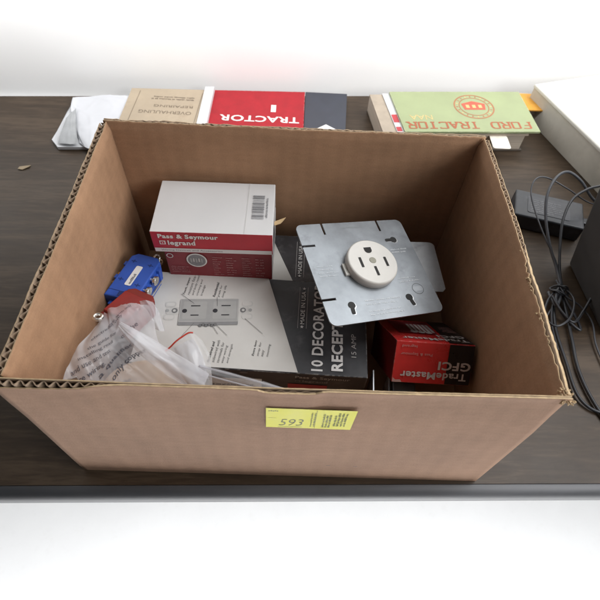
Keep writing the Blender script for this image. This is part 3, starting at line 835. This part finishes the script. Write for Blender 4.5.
for s in (1,):
    add_tube(bm, [(.005 * math.cos(R(a)) + .002, s * .0405 + .005 * math.sin(R(a)), -.002) for a in range(0, 361, 40)], .0011, 8, n=3)
link('mounting_strap', bm, NICK, bl)
bm = bmesh.new(); add_tube(bm, [(.003, .030, .012), (.005, .035, .017), (.008, .037, .014), (.009, .033, .009)], .0011, 8); link('ground_clip', bm, NICK, bl)

# orange red outlet wrapped in the bag
ORR = mat('red_plastic', (.20, .022, .016, 1), .4, var=.1)
ro = thing('red_outlet', 'red plastic outlet body showing through the printed plastic bag', 'outlet', (-.1640, .1300, .084), Quaternion((0, 0, 1), R(-24)) @ Quaternion((1, 0, 0), R(-14)))
bm = bmesh.new(); add_prism(bm, [(-.0165, -.024), (.0165, -.024), (.0165, .019), (.011, .024), (-.011, .024), (-.0165, .019)], 0, .022, bevel=.002)
link('outlet_body', bm, ORR, ro)
bm = bmesh.new(); add_box(bm, -.0135, .0135, -.0215, .012, .0225, .0262, .001); link('face_plate', bm, mat('red_plastic_deep', (.25, .02, .016, 1), .4), ro)
bm = bmesh.new()
ear = at(98, 317, .147); RI = (Matrix.Translation((-.1640, .1300, .084)) @ (Quaternion((0, 0, 1), R(-24)) @ Quaternion((1, 0, 0), R(-14))).to_matrix().to_4x4()).inverted()
el = RI @ ear
add_tube(bm, [el + Vector((.0036 * math.cos(R(a)), .0036 * math.sin(R(a)), 0)) for a in range(0, 361, 40)], .0015, 8, n=3)
link('strap_ear', bm, NICK, ro)

# ------------------------------------------------------------------ plastic bag with printed warning
FILM = film('milky_film', (.80, .80, .83, 1), clear=.54)
FILM2 = film('dense_film', (.82, .83, .87, 1), clear=.50)
CLEAR = film('clear_film', (.85, .86, .88, 1), clear=.74, rough=.12)
class Patch:
    """a film surface over a grid of surveyed points; soft folds that run mostly along one direction"""
    def __init__(s, grid, amp=.003, seed=0, fr=(5, 2), ang=30, fine=.25):
        s.g = [[at(*q) for q in row] for row in grid]; s.amp, s.seed, s.fr, s.ang, s.fine = amp, seed, fr, ang, fine
    def base(s, a, b):
        def cr(P, t):
            n = len(P) - 1; x = min(max(t, 0), 1) * n; i = min(int(x), n - 1); t = x - i
            p0, p1, p2, p3 = P[max(i - 1, 0)], P[i], P[i + 1], P[min(i + 2, n)]
            return .5 * ((2 * p1) + (p2 - p0) * t + (2 * p0 - 5 * p1 + 4 * p2 - p3) * t * t + (3 * p1 - p0 - 3 * p2 + p3) * t ** 3)
        return cr([cr(r, a) for r in s.g], b)
    def nrm(s, a, b):
        e = .01; d1 = s.base(min(a + e, 1), b) - s.base(max(a - e, 0), b); d2 = s.base(a, min(b + e, 1)) - s.base(a, max(b - e, 0))
        n = d1.cross(d2); n.normalize(); return n if n.z > 0 else -n
    def pt(s, a, b, lift=0):
        p = s.base(a, b); c, n = math.cos(R(s.ang)), math.sin(R(s.ang))
        x, y = a * c - b * n, a * n + b * c
        q = Vector((x * s.fr[0], y * s.fr[1], s.seed * 7.3))
        w = Vector((noise.noise(q * .7 + Vector((5, 1, 0))), noise.noise(q * .7 + Vector((1, 9, 0))), 0)) * .8
        r1 = 1.6 * noise.noise(q + w); r2 = 1.4 * noise.noise(q * 2.1 + w); r3 = max(0, .5 - abs(noise.noise(q * 1.3 + Vector((3, 3, 3))) * 5)) * 2
        return p + s.nrm(a, b) * (s.amp * (.65 * r1 + .35 * r2 + s.fine * r3) + lift)
    def mesh(s, n=56, m=56):
        bm = bmesh.new(); V = [[bm.verts.new(s.pt(i / n, j / m)) for i in range(n + 1)] for j in range(m + 1)]
        for j in range(m):
            for i in range(n): bm.faces.new((V[j][i], V[j + 1][i], V[j + 1][i + 1], V[j][i + 1])).smooth = True
        return bm
bag = thing('plastic_bag', 'crumpled clear plastic bag with blue grey printed warnings in the front left corner', 'bag', at(110, 360, .08))
inv = -Vector(bag.location)
def under(bm, name, mats, parent, smooth=False):
    for v in bm.verts: v.co += inv
    return link(name, bm, mats, parent, smooth=smooth)
P1 = Patch([[(105, 313, .124), (117, 306, .128), (134, 304, .128), (149, 305, .120)],
            [(97, 324, .138), (112, 318, .136), (134, 316, .130), (153, 320, .116)],
            [(79, 347, .140), (104, 340, .140), (130, 338, .132), (160, 344, .114)],
            [(67, 368, .142), (100, 363, .138), (132, 360, .122), (176, 366, .104)],
            [(58, 396, .140), (95, 396, .122), (138, 396, .104), (196, 398, .090)]], .0036, 1, (4.5, 1.6), 38, .22)
film_o = under(P1.mesh(90, 90), 'film', FILM, bag)
P2 = Patch([[(139, 301, .122), (146, 300, .126), (153, 302, .124)], [(142, 309, .120), (151, 309, .124), (159, 312, .118)],
            [(146, 318, .114), (155, 320, .116), (163, 323, .110)], [(153, 327, .108), (160, 331, .108), (165, 331, .104)]], .0014, 2, (3, 1.5), 0)
under(P2.mesh(24, 24), 'film_tail', FILM2, bag)
# a milky gathered band running down to the right
P6 = Patch([[(121, 322, .146), (137, 330, .147), (153, 339, .141), (171, 351, .131), (191, 363, .120), (209, 374, .110)],
            [(119, 324, .147), (131, 335, .151), (147, 348, .147), (166, 361, .138), (185, 374, .127), (204, 385, .115)],
            [(117, 327, .145), (126, 340, .147), (141, 356, .141), (160, 369, .131), (179, 382, .119), (196, 394, .108)]], .0022, 4, (1.4, 3.2), 0, .10)
under(P6.mesh(90, 30), 'gathered_fold', FILM2, bag)
BAGI = mat('bag_print', (.075, .075, .095, 1), .5)
bm = bmesh.new()
def bagtext(t, a, b, w, h, ang, bold=.0):
    V, Fs, _ = glyphs(t, bold)
    c, s = math.cos(R(ang)), math.sin(R(ang))
    vs = [bm.verts.new(P1.pt(a + (x * w * c - y * h * s), b - (x * w * s + y * h * c) * .9, .0009)) for x, y in V]
    for f in Fs:
        try: bm.faces.new([vs[k] for k in f])
        except ValueError: pass
for t, a, b, w, ang, bo in (('before wiring.', .09, .94, .36, 30, .012), ('and use and test', .10, .83, .40, 30, 0), ('installing read', .14, .72, .38, 30, 0), ('the guide for', .20, .61, .34, 32, 0),
                        ('by a qualified', .26, .96, .62, 42, .012), ('use only copper', .40, .98, .56, 42, .012), ('electrician only', .20, .50, .40, 40, 0), ('use with only', .34, .36, .40, 44, 0), ('of the', .58, .50, .22, 44, 0)):
    bagtext(t, a, b, w, .056, ang, bo)
for v in bm.verts: v.co += inv
link('warning_print', bm, BAGI, bag)

# tan card inside the bag
TAN = mat('tan_card', (.56, .41, .27, 1), .6, var=.07, scale=18)
tc0 = at(150, 384, .072)
tn = thing('instruction_card', 'tan rounded card with small print under the plastic bag at the front', 'card', tc0, Quaternion((1, 0, 0), R(8)))
bm = bmesh.new(); pts = [(-.046, -.03), (.044, -.03)] + [(-.001 + .045 * math.cos(R(a)), -.006 + .031 * math.sin(R(a))) for a in range(0, 181, 9)]
add_prism(bm, pts, -.0008, 0); link('card', bm, TAN, tn)
F = Face((0, 0, 0), (1, 0, 0), (0, 1, 0), .0003)
DKI = mat('brown_ink', (.06, .045, .035, 1), .6)
F.fine(-.028, -.010, .020, .0125, 3, DKI, rot=22, seed=2, k=1, fill=.5); F.fine(.006, -.009, .028, .003, 1, DKI, rot=14, seed=3, k=1, fill=.5)
F.done(tn)

# small zip bag with red seal
zb = thing('zip_bag', 'small clear zip bag with a red seal line, leaning on the front carton', 'bag', at(188, 362, .07))
inv = -Vector(zb.location)
P3 = Patch([[(166, 351, .088), (177, 340, .095), (191, 333, .095), (203, 342, .088)],
            [(171, 360, .088), (183, 352, .094), (196, 347, .094), (209, 354, .085)],
            [(182, 374, .084), (190, 368, .090), (201, 364, .088), (211, 368, .080)],
            [(192, 392, .080), (199, 390, .084), (206, 389, .084), (213, 388, .076)]], .0014, 5, (4, 2), 10)
under(P3.mesh(36, 36), 'film', film('zip_film', (.80, .79, .78, 1), clear=.42), zb)
bm = bmesh.new(); add_tube(bm, [P3.pt(a, .02, .0008) for a in (0, .15, .3, .45, .6, .70)], .0008, 8)
under(bm, 'red_seal', mat('seal_red', (.50, .05, .03, 1), .4), zb)
P4 = Patch([[(173, 349, .091), (184, 342, .097), (193, 339, .097)], [(180, 362, .090), (190, 356, .095), (201, 352, .093)], [(193, 384, .084), (200, 380, .088), (209, 379, .086)]], .0012, 8, (3, 2), 0)
under(P4.mesh(24, 24), 'inner_film', FILM2, zb)

# clear plastic sleeve lying along the carton front
sl = thing('plastic_sleeve', 'clear folded plastic sleeve lying across the front of the carton', 'sleeve', at(245, 380, .07))
inv = -Vector(sl.location)
P5 = Patch([[(199, 364, .090), (230, 372, .090), (262, 381, .088), (300, 393, .086)], [(199, 370, .096), (230, 378, .096), (262, 387, .094), (296, 397, .090)], [(200, 377, .088), (230, 386, .088), (262, 394, .086), (290, 400, .084)]], .0007, 3, (2, 5), 0)
under(P5.mesh(60, 14), 'film', CLEAR, sl)
bm = bmesh.new()
add_tube(bm, [at(199, 366, .0915), at(230, 374, .0915), at(262, 383, .0895), at(300, 394, .0875)], .0011, 8)
under(bm, 'upper_seam', FILM2, sl, True)
bm = bmesh.new()
add_tube(bm, [at(199, 373, .094), at(230, 381.5, .094), at(262, 390, .092), at(292, 399, .088)], .0008, 8)
under(bm, 'lower_seam', FILM2, sl, True)
# brown instruction slip in front of the carton
p = at(236, 388, .055)
bs = thing('paper_slip', 'dull brown printed slip wedged in front of the carton below the sleeve', 'paper slip', p, Quaternion((1, 0, 0), R(24)))
bm = bmesh.new(); add_box(bm, -.028, .026, -.014, .010, -.0008, 0); link('slip', bm, mat('brown_paper', (.20, .15, .115, 1), .7), bs)
F = Face((0, 0, 0), (1, 0, 0), (0, 1, 0), .0003); F.fine(-.024, -.012, .046, .018, 6, DKI, seed=4, k=1, fill=.4); F.done(bs)
# silver strip end in the front left corner
p = at(60, 384, .155)
ss = thing('metal_strip', 'narrow silver metal strip standing in the front left corner', 'metal strip', (p.x + .006, p.y + .004, .006), (0, 0, R(25)))
bm = bmesh.new(); add_box(bm, -.006, .006, -.0007, .0007, 0, .150, .0003); link('strip', bm, ALU, ss)

# ------------------------------------------------------------------ things behind the box
def sheet(name, label, cat, px, z, th, m, group=None, warp=.0, seed=0, wrap=True):
    """thin stack of paper from its corner points (photo positions at height z)"""
    P = [at(x, y, z) for x, y in px]
    c = sum(P, Vector()) / len(P); o = thing(name, label, cat, (c.x, c.y, z - th), None, group)
    bm = bmesh.new(); q = [(p.x - c.x, p.y - c.y) for p in P]
    a = sum(q[i][0] * q[(i + 1) % len(q)][1] - q[(i + 1) % len(q)][0] * q[i][1] for i in range(len(q)))
    if a < 0: q = q[::-1]
    add_prism(bm, q, 0, th)
    if warp:
        bmesh.ops.triangulate(bm, faces=[f for f in bm.faces if abs(f.normal.z) > .9])
        bmesh.ops.subdivide_edges(bm, edges=bm.edges[:], cuts=4)
        for v in bm.verts:
            if v.co.z > th * .5: v.co.z += warp * (noise.noise(Vector((v.co.x * 16 + seed, v.co.y * 16, 0))) + .4)
    bmesh.ops.recalc_face_normals(bm, faces=bm.faces[:])
    link('cover', bm, m, o); return o, c
PAPER = mat('white_paper', (.60, .61, .63, 1), .6, var=.05, scale=10)
sheet('paper_envelope', 'crumpled white envelope lying flat at the left behind the box', 'envelope', [(52, 140), (58, 148), (96, 148), (140, 125), (131, 98), (76, 98)], .004, .003, PAPER, warp=.004)
ps = thing('paper_sheet', 'creased pale sheet on the white envelope behind the left rim', 'paper', at(100, 122, .012))
PS = Patch([[(73, 98, .012), (88, 96, .013), (112, 95, .013), (134, 96, .014)], [(71, 108, .012), (86, 110, .014), (110, 108, .014), (138, 106, .015)],
            [(75, 126, .010), (88, 128, .014), (108, 126, .013), (134, 120, .014)], [(80, 143, .008), (90, 149, .012), (110, 147, .010), (132, 138, .014)]], .0018, 12, (3, 2), 40, .4)
bm = PS.mesh(40, 40)
for v in bm.verts: v.co -= Vector(ps.location)
link('sheet', bm, mat('grey_white_paper', (.58, .59, .62, 1), .6, var=.08, scale=9), ps)
PS2 = Patch([[(66, 118, .014), (72, 112, .016), (76, 108, .016)], [(62, 130, .013), (70, 128, .015), (76, 124, .016)], [(58, 143, .009), (68, 144, .011), (78, 143, .012)]], .0014, 14, (3, 2), 20, .4)
fl = thing('gap_shade', 'grey sheet standing for the shaded gap at the left corner of the white envelope', 'paper', at(68, 128, .010))
bm = PS2.mesh(16, 16)
for v in bm.verts: v.co -= Vector(fl.location)
link('flap', bm, mat('gap_shade_grey', (.36, .37, .38, 1), .6), fl)  # grey sheet put in as the shade of the envelope's gap
TANP = mat('tan_paper', (.40, .325, .235, 1), .65, var=.10, scale=16, dirt_or_sheen=.35, dirt_or_sheen_col=(.27, .2, .13, 1), wear=.8, wearcol=(.5, .42, .33, 1))
sheet('booklet', 'beige printed booklet behind the back rim with upside down overhaul heading', 'booklet', [(117, 124), (198, 128), (208, 90), (132, 88)], .017, .012, TANP)
o = thing('paper_strip', 'narrow white paper strip between the beige booklet and red booklet', 'paper', at(202, 112, .010))
bm = bmesh.new(); q = [at(x, y, .010) - Vector(o.location) for x, y in ((197, 130), (207, 130), (215, 92), (206, 92))]
add_prism(bm, [(p.x, p.y) for p in q], -.008, .0105); link('sheet', bm, PAPER, o)
A_, B_, C_ = at(117, 124, .017), at(198, 128, .017), at(208, 90, .017)
bk = [x for x in bpy.data.objects if x.name == 'booklet'][0]
U_ = (B_ - A_).normalized(); V_ = Vector((0, 0, 1)).cross(U_)
F = Face(A_ - Vector(bk.location), U_, V_, .0003)
BIK = mat('book_ink', (.17, .13, .09, 1), .6)
W_ = (B_ - A_).length
F.text('OVERHAULING', W_ * .87, .043, W_ * .67, .0085, BIK, rot=180, k=1)
F.text('REPAIRING', W_ * .87, .060, W_ * .50, .0065, BIK, rot=180, k=1)
F.fine(W_ * .86, .085, W_ * .6, .012, 2, BIK, rot=180, seed=3, k=1)
F.line(W_ * .11, .0, W_ * .13, .10, .0008, BIK, 1); F.line(W_ * .93, .0, W_ * .95, .10, .0008, BIK, 1)
F.done(bk)
# red booklet with dark blue cover half
REDC = mat('red_cover', (.36, .024, .032, 1), .7, var=.12, spec=.2, wear=.9, wearcol=(.5, .3, .28, 1), wear_r=.002, dirt_or_sheen=.3, dirt_or_sheen_col=(.24, .02, .025, 1)); NAVY = mat('navy_cover', (.036, .040, .055, 1), .5, var=.15)
rb, c = sheet('booklet', 'red booklet with white upside down lettering behind the back rim', 'booklet', [(206, 134), (303, 138), (305, 92), (213, 90)], .012, .011, REDC)
A_, B_ = at(206, 134, .012), at(303, 138, .012); U_ = (B_ - A_).normalized(); V_ = Vector((0, 0, 1)).cross(U_); W_ = (B_ - A_).length
F = Face(A_ - Vector(rb.location), U_, V_, .0003)
F.text('TRACTOR', W_ * .955, .056, W_ * .85, .017, WHITE_INK, rot=180, bold=.02, k=1)
F.text('1', W_ * .70, .090, W_ * .055, .021, WHITE_INK, rot=180, bold=.03, k=1)
F.done(rb)
nb, c = sheet('folder', 'dark navy folder between the red booklet and the thick book', 'folder', [(303.5, 138), (345, 140), (347, 94), (305.5, 92)], .010, .009, NAVY)
F = Face((0, 0, .009), (1, 0, 0), (0, 1, 0), .0003)
q = at(326, 127, .010) - Vector(nb.location); F.poly([(q.x - .016, q.y - .006), (q.x, q.y + .007), (q.x + .017, q.y - .006)], WHITE_INK, 1); F.done(nb)

# thick book with the green manual on top
BH2 = .036
A_ = at(405, 133, BH2); B_ = at(540, 133, BH2); C_ = at(518, 93, BH2); D_ = at(389, 93, BH2)
tk = thing('thick_book', 'thick old book with tan page block under the green tractor manual', 'book', (at(455, 115, 0).x, at(455, 115, 0).y, .0006))
inv = -Vector(tk.location)
def quadblock(P, z0, z1, m, name, parent, bev=0):
    bm = bmesh.new(); add_prism(bm, [(p.x + inv.x, p.y + inv.y) for p in P], z0 + inv.z, z1 + inv.z, bevel=bev); return link(name, bm, m, parent)
PG = mat('page_block', (.44, .38, .31, 1), .8, var=.18, scale=300, stretch=(.05, .05, 3))
e1 = (B_ - A_).normalized(); e2 = (D_ - A_)
g0 = A_ + e1 * -.034; b1 = A_ + (B_ - A_) * .905
quadblock([g0 + e2 * .02, b1 + e2 * .02, b1 + e2 * .98, g0 + e2 * .98], .003, BH2 - .006, PG, 'page_block', tk)
quadblock([g0, b1 + e1 * .004, b1 + e1 * .004 + e2, g0 + e2], BH2 - .0055, BH2 - .0030, mat('book_cover_tan', (.36, .30, .235, 1), .6), 'cover', tk)
quadblock([g0, b1 + e1 * .004, b1 + e1 * .004 + e2, g0 + e2], .0006, .0028, mat('book_cover_dark', (.09, .075, .06, 1), .6), 'cover', tk)
# red and white pamphlet peeking out at the left
pm = thing('pamphlet', 'pamphlet with red and white edge peeking out under the green manual', 'pamphlet', (A_.x, A_.y, BH2 - .0028)); inv = -Vector(pm.location)
quadblock([A_ + e1 * -.011, A_ + e1 * .05, A_ + e1 * .05 + e2, A_ + e1 * -.012 + e2], BH2 - .0026, BH2 - .0012, PAPER, 'sheet', pm)
F = Face((0, 0, .0017), e1, (e2.normalized()), .0002)
F.rect(-.0105, .030, -.001, .052, RED_INK, 1); F.rect(-.0105, .006, -.002, .018, RED_INK, 1); F.done(pm)
gm = thing('tractor_manual', 'pale green tractor manual with red upside down lettering and round emblem', 'manual', (A_.x, A_.y, BH2 - .001)); inv = -Vector(gm.location)
GREEN = mat('green_cover', (.285, .33, .175, 1), .5, var=.09, scale=14, wear=.9, wearcol=(.5, .5, .38, 1), wear_r=.002, dirt_or_sheen=.25, dirt_or_sheen_col=(.24, .25, .13, 1))
quadblock([A_, B_, C_, D_], BH2 - .0008, BH2 + .0024, GREEN, 'cover', gm)
V_ = Vector((0, 0, 1)).cross(e1)
F = Face((0, 0, .0034), e1, V_, .0002)
ORI = mat('orange_ink', (.33, .085, .030, 1), .5, var=.1); ORP = mat('pale_orange_ink', (.52, .40, .17, 1), .5)
MW = (B_ - A_).length
GL = {'F': [(0, 0, 0, 1), (0, 1, .62, 1), (0, .52, .46, .52)], 'O': [(0, 0, 0, 1), (0, 1, .6, 1), (.6, 1, .6, 0), (.6, 0, 0, 0)],
      'R': [(0, 0, 0, 1), (0, 1, .55, 1), (.55, 1, .55, .5), (.55, .5, 0, .5), (.28, .5, .62, 0)], 'D': [(0, 0, 0, 1), (0, 1, .45, 1), (.45, 1, .62, .8), (.62, .8, .62, .2), (.62, .2, .45, 0), (.45, 0, 0, 0)],
      'T': [(.31, 0, .31, 1), (0, 1, .62, 1)], 'A': [(0, 0, .31, 1), (.31, 1, .62, 0), (.13, .36, .49, .36)], 'C': [(.6, .85, .6, 1), (.6, 1, 0, 1), (0, 1, 0, 0), (0, 0, .6, 0), (.6, 0, .6, .18)]}
SER = {'F': [(0, 0)], 'R': [(0, 0), (.62, 0)], 'T': [(.31, 0)], 'A': [(0, 0), (.62, 0)]}
def slab(word, u, v, h, cw, m, k=1):
    """slab serif capitals, upside down: word starts at the right end u and runs left"""
    for ch in word:
        if ch != ' ':
            for x0, y0, x1, y1 in GL[ch]:
                wd = h * (.20 if abs(x1 - x0) < abs(y1 - y0) else .13)
                F.line(u - x0 * cw * 1.15, v - y0 * h, u - x1 * cw * 1.15, v - y1 * h, wd, m, k); k += .02
            for x, y in SER.get(ch, []):
                F.line(u - (x - .17) * cw * 1.15, v - y * h, u - (x + .17) * cw * 1.15, v - y * h, h * .13, m, k)
        u -= cw
slab('FORD TRACTOR', MW * .945, .0255, .0165, MW * .0775, ORI)
F.text('NAA', MW * .235, .0455, MW * .17, .013, ORP, rot=180, k=1)
ec = (MW * .585, .070); EM = mat('emblem_brown', (.33, .13, .055, 1), .5); ERED = mat('emblem_red', (.50, .09, .05, 1), .5)
F.ring(*ec, .0325, .0350, EM, 1, 48); F.ring(*ec, .0245, .0262, EM, 1, 48)
for k in range(20):
    a = 2 * PI * k / 20; F.line(ec[0] + .0275 * math.cos(a), ec[1] + .0275 * math.sin(a), ec[0] + .0312 * math.cos(a), ec[1] + .0312 * math.sin(a), .0022, EM if k % 3 else ORP, 1)
F.poly([(ec[0] - .018, ec[1] - .009), (ec[0] + .018, ec[1] - .009), (ec[0] + .021, ec[1] + .008), (ec[0], ec[1] + .016), (ec[0] - .021, ec[1] + .008)], ERED, 1.3)
for dx in (-.011, 0, .011): F.rect(ec[0] + dx - .003, ec[1] - .004, ec[0] + dx + .003, ec[1] + .005, ORP, 1.6)
F.done(gm)
bm = bmesh.new(); p = at(503, 144, .031)
tg = thing('paper_tab', 'small white paper tab sticking out under the green manual', 'paper', (p.x, p.y, .029))
add_prism(bm, rrect(-.017, .012, -.010, .024, .004), 0, .0008); link('sheet', bm, mat('cream_tab', (.72, .68, .60, 1), .6), tg)
p = at(531, 104, .034)
oc = thing('orange_card', 'small orange card beside the green manual near the pale slab', 'card', (p.x + .004, p.y + .004, .0306))
bm = bmesh.new(); add_prism(bm, rrect(-.020, .018, -.020, .03, .003), 0, .002); link('card', bm, mat('orange_paper', (.62, .30, .04, 1), .6), oc)
# the orange card rests on a little stack of papers
o = thing('paper_stack', 'low stack of pale papers under the orange card', 'paper stack', (p.x + .004, p.y + .010, .0006))
bm = bmesh.new(); add_prism(bm, rrect(-.016, .016, -.012, .03, .002), 0, .0298); link('sheets', bm, PG, o)

# pale slab at the right
SZ = .075
s0, s1, s2 = at(531, 141, 0), at(590, 206, 0), None
d1 = (s1 - s0); d1.normalize(); nn = Vector((d1.y, -d1.x, 0)); nn = nn if nn.x > 0 else -nn
a0 = at(536, 128, 0) - d1 * .045; a1 = a0 + d1 * .42
STONE = mat('pale_stone', (.52, .50, .44, 1), .7, var=.12, scale=18, dirt_or_sheen=.3, dirt_or_sheen_col=(.36, .34, .29, 1), bump=.15, bscale=120)
STOP = mat('pale_stone_top', (.64, .63, .58, 1), .6, var=.05, scale=14, dirt_or_sheen=.12, dirt_or_sheen_col=(.55, .5, .4, 1))
o = thing('pale_slab', 'pale stone coloured slab with a white top at the right behind the black adapter', 'slab', (a0.x, a0.y, .0006))
inv = -Vector(o.location)
quadblock([a0, a1, a1 + nn * .30, a0 + nn * .30], .0006, .052, STONE, 'slab_body', o)
quadblock([a0 - nn * .002 - d1 * .001, a1 - nn * .002, a1 + nn * .30, a0 + nn * .30], .0522, .058, STOP, 'slab_top', o, bev=.003)

# black power adapter
AD = mat('adapter_black', (.022, .024, .030, 1), .38, var=.25, scale=50, dirt_or_sheen=.4, dirt_or_sheen_col=(.10, .11, .12, 1))
A_, B_, D_ = at(515, 213, .027), at(572, 226, .027), at(517, 190, .027)
u = (B_ - A_); L_ = u.length; u.normalize(); ang = math.atan2(u.y, u.x)
ad = thing('power_adapter', 'black power adapter brick lying on the table right of the box', 'adapter', (A_.x, A_.y, .0006), (0, 0, ang))
bm = bmesh.new(); add_box(bm, 0, .098, 0, .056, 0, .0255, .003, 3); link('adapter_body', bm, AD, ad)
F = Face((0, 0, .0257), (1, 0, 0), (0, 1, 0), .0003); F.poly(rrect(.018, .078, .010, .046, .003), mat('adapter_label', (.05, .052, .06, 1), .45), 1)
F.fine(.022, .014, .05, .028, 7, GREY_INK, seed=4, k=2, fill=.3, jag=.5); F.done(ad, 'rating_label')
bm = bmesh.new(); add_box(bm, .098, .110, .022, .034, .007, .018, .002); link('cord_boot', bm, AD, ad)

# black case at the far right
P0 = at(568, 264, 0); P1_ = at(603, 338, 0)
T0 = at(601, 181, .13); T1 = at(648, 205, .15)
CASE = mat('dark_case', (.045, .044, .044, 1), .5, var=.2, scale=30, dirt_or_sheen=.25, dirt_or_sheen_col=(.06, .06, .06, 1))
mc = thing('black_case', 'dark grey equipment case with a sloped side at the right edge', 'case', (P0.x, P0.y, .0008))
bm = bmesh.new()
bx_ = Vector((1, .10, 0)).normalized() * .26
lo = [P0, P1_, P1_ + bx_, P0 + bx_]; T1 = P1_ + (T0 - P0) + Vector((.0, 0, .0)); hi = [T0, T1, T1 + bx_, T0 + bx_]
a = [bm.verts.new(q - P0) for q in lo]; b = [bm.verts.new(q - P0) for q in hi]
for f in ((a[3], a[2], a[1], a[0]), (b[0], b[1], b[2], b[3]), (a[0], a[1], b[1], b[0]), (a[1], a[2], b[2], b[1]), (a[2], a[3], b[3], b[2]), (a[3], a[0], b[0], b[3])): bm.faces.new(f)
bmesh.ops.recalc_face_normals(bm, faces=bm.faces[:])
bmesh.ops.bevel(bm, geom=bm.edges[:], offset=.004, segments=3, profile=.5, affect='EDGES')
link('case_body', bm, CASE, mc)

# cords
CORD = mat('cord_black', (.022, .023, .027, 1), .42, var=.2)
CORD2 = mat('cord_grey', (.055, .058, .066, 1), .4, var=.15)
def cord(label, pts, r, m, group='cords beside the adapter'):
    o = thing('power_cable', label, 'cord', at(*pts[0]), None, group); inv = -Vector(o.location)
    bm = bmesh.new(); add_tube(bm, [at(*p) + inv for p in pts], r * .72, 10, n=10)
    link('cord', bm, m, o, smooth=True)
cord('thin grey cord making the small loop at the left over the adapter', [(612, 205, .030), (590, 203, .045), (568, 189, .064), (548, 178, .072), (536, 179, .075), (531, 192, .066), (536, 214, .052), (546, 240, .036), (556, 262, .018), (560, 284, .010), (555, 302, .007), (544, 322, .004), (540, 345, .004)], .0014, CORD2)
cord('thick black cord making the tall loop over the adapter', [(616, 214, .024), (594, 200, .046), (581, 181, .068), (568, 172, .078), (556, 178, .078), (547, 196, .066), (546, 220, .048), (550, 246, .030), (557, 270, .016), (561, 290, .010), (556, 306, .009), (548, 292, .008)], .0027, CORD2)
cord('black cord bending down from the case past the adapter', [(616, 184, .050), (600, 186, .058), (586, 190, .062), (572, 200, .058), (563, 220, .045), (560, 246, .028), (560, 275, .014), (566, 300, .008), (576, 318, .006), (580, 330, .005), (566, 318, .010), (556, 300, .013), (560, 284, .012)], .0026, CORD)
cord('black cord running toward the front right corner of the box', [(561, 290, .006), (566, 312, .004), (572, 340, .004), (577, 365, .004), (586, 388, .004), (600, 412, .004), (618, 436, .004)], .0028, CORD)
cord('black cord lying along the box side and curving to the right', [(553, 300, .004), (556, 330, .004), (566, 362, .004), (576, 392, .005), (590, 408, .004), (612, 416, .004)], .0026, CORD)
cord('black cord crossing from the bundle up to the case edge', [(552, 296, .015), (562, 312, .013), (574, 322, .010), (584, 310, .010), (594, 294, .012), (606, 282, .014)], .0024, CORD)
cord('slim black cord looping loosely below the tie beside the box', [(560, 286, .012), (548, 300, .010), (545, 316, .012), (556, 326, .014), (570, 318, .016), (574, 300, .014), (564, 290, .012), (553, 304, .008), (552, 325, .004), (558, 350, .004)], .0019, CORD)
cord('slim grey cord trailing from the bundle along the foot of the case', [(556, 280, .014), (566, 296, .012), (580, 306, .008), (592, 322, .006), (596, 345, .004), (608, 372, .004), (622, 388, .004)], .0016, CORD2)
bm = bmesh.new(); q = at(559, 292, .009)
kt = thing('cord_tie', 'black tie knotted round the bundled cords', 'cord tie', q)
for i in range(2): add_tube(bm, [Vector((.011 * math.cos(a + i), (.006 + .0015 * i) * math.sin(a + i * .4), .004 * math.sin(a * 2 + i) + .003)) for a in [k * PI / 4 for k in range(9)]], .0013, 8, n=4)
link('tie', bm, CORD, kt, smooth=True)

# paper scrap on the table, left
p = at(24, 168, .0003)
sc = thing('paper_scrap', 'tiny tan paper scrap on the bare table at the left', 'paper scrap', (p.x, p.y, .0004))
bm = bmesh.new(); add_prism(bm, [(-.008, -.004), (-.001, -.005), (.007, .001), (.009, .006), (.0, .004), (-.007, .001)], 0, .0008)
for v in bm.verts: v.co.z += .0016 * abs(noise.noise(v.co * 200))
link('scrap', bm, mat('scrap_tan', (.36, .28, .18, 1), .7), sc)

# ------------------------------------------------------------------ light: a window to the front right, room bounce, added fill lights for wall and floor
def area(name, loc, target, sx, sy, power, col):
    l = bpy.data.lights.new(name, 'AREA'); l.shape = 'RECTANGLE'; l.size = sx; l.size_y = sy; l.energy = power; l.color = col
    o = bpy.data.objects.new(name, l); COL.objects.link(o); o.location = loc
    o.rotation_euler = (Vector(target) - Vector(loc)).to_track_quat('-Z', 'Y').to_euler(); return o
area('window_light', (1.00, -.40, .80), (0, .15, .05), .6, .6, 11.5, (.97, .985, 1))
area('ceiling_light', (.95, .42, 1.5), (.0, .2, 0), .8, .8, 17.5, (.98, .99, 1))
area('wall_fill_light', (-.22, .485, .34), (-.22, 1.4, .30), 2.6, .05, 8.6, (1, .99, .98))  # added strip with no fixture, brightens the wall behind the table
area('floor_fill_light', (.10, -.75, -.16), (.10, -.75, -1), 1.8, .5, 40, (.98, .99, 1))  # added unseen lamp below table level, brightens the floor
W = bpy.data.worlds.new('World'); S.world = W; W.use_nodes = True
bg = W.node_tree.nodes['Background']; bg.inputs[0].default_value = (.86, .93, 1, 1); bg.inputs[1].default_value = .085
S.view_settings.view_transform = 'Standard'; S.view_settings.look = 'None'; S.view_settings.exposure = 0; S.view_settings.gamma = 1
S.cycles.use_denoising = True
S.cycles.max_bounces = 8; S.cycles.transparent_max_bounces = 16
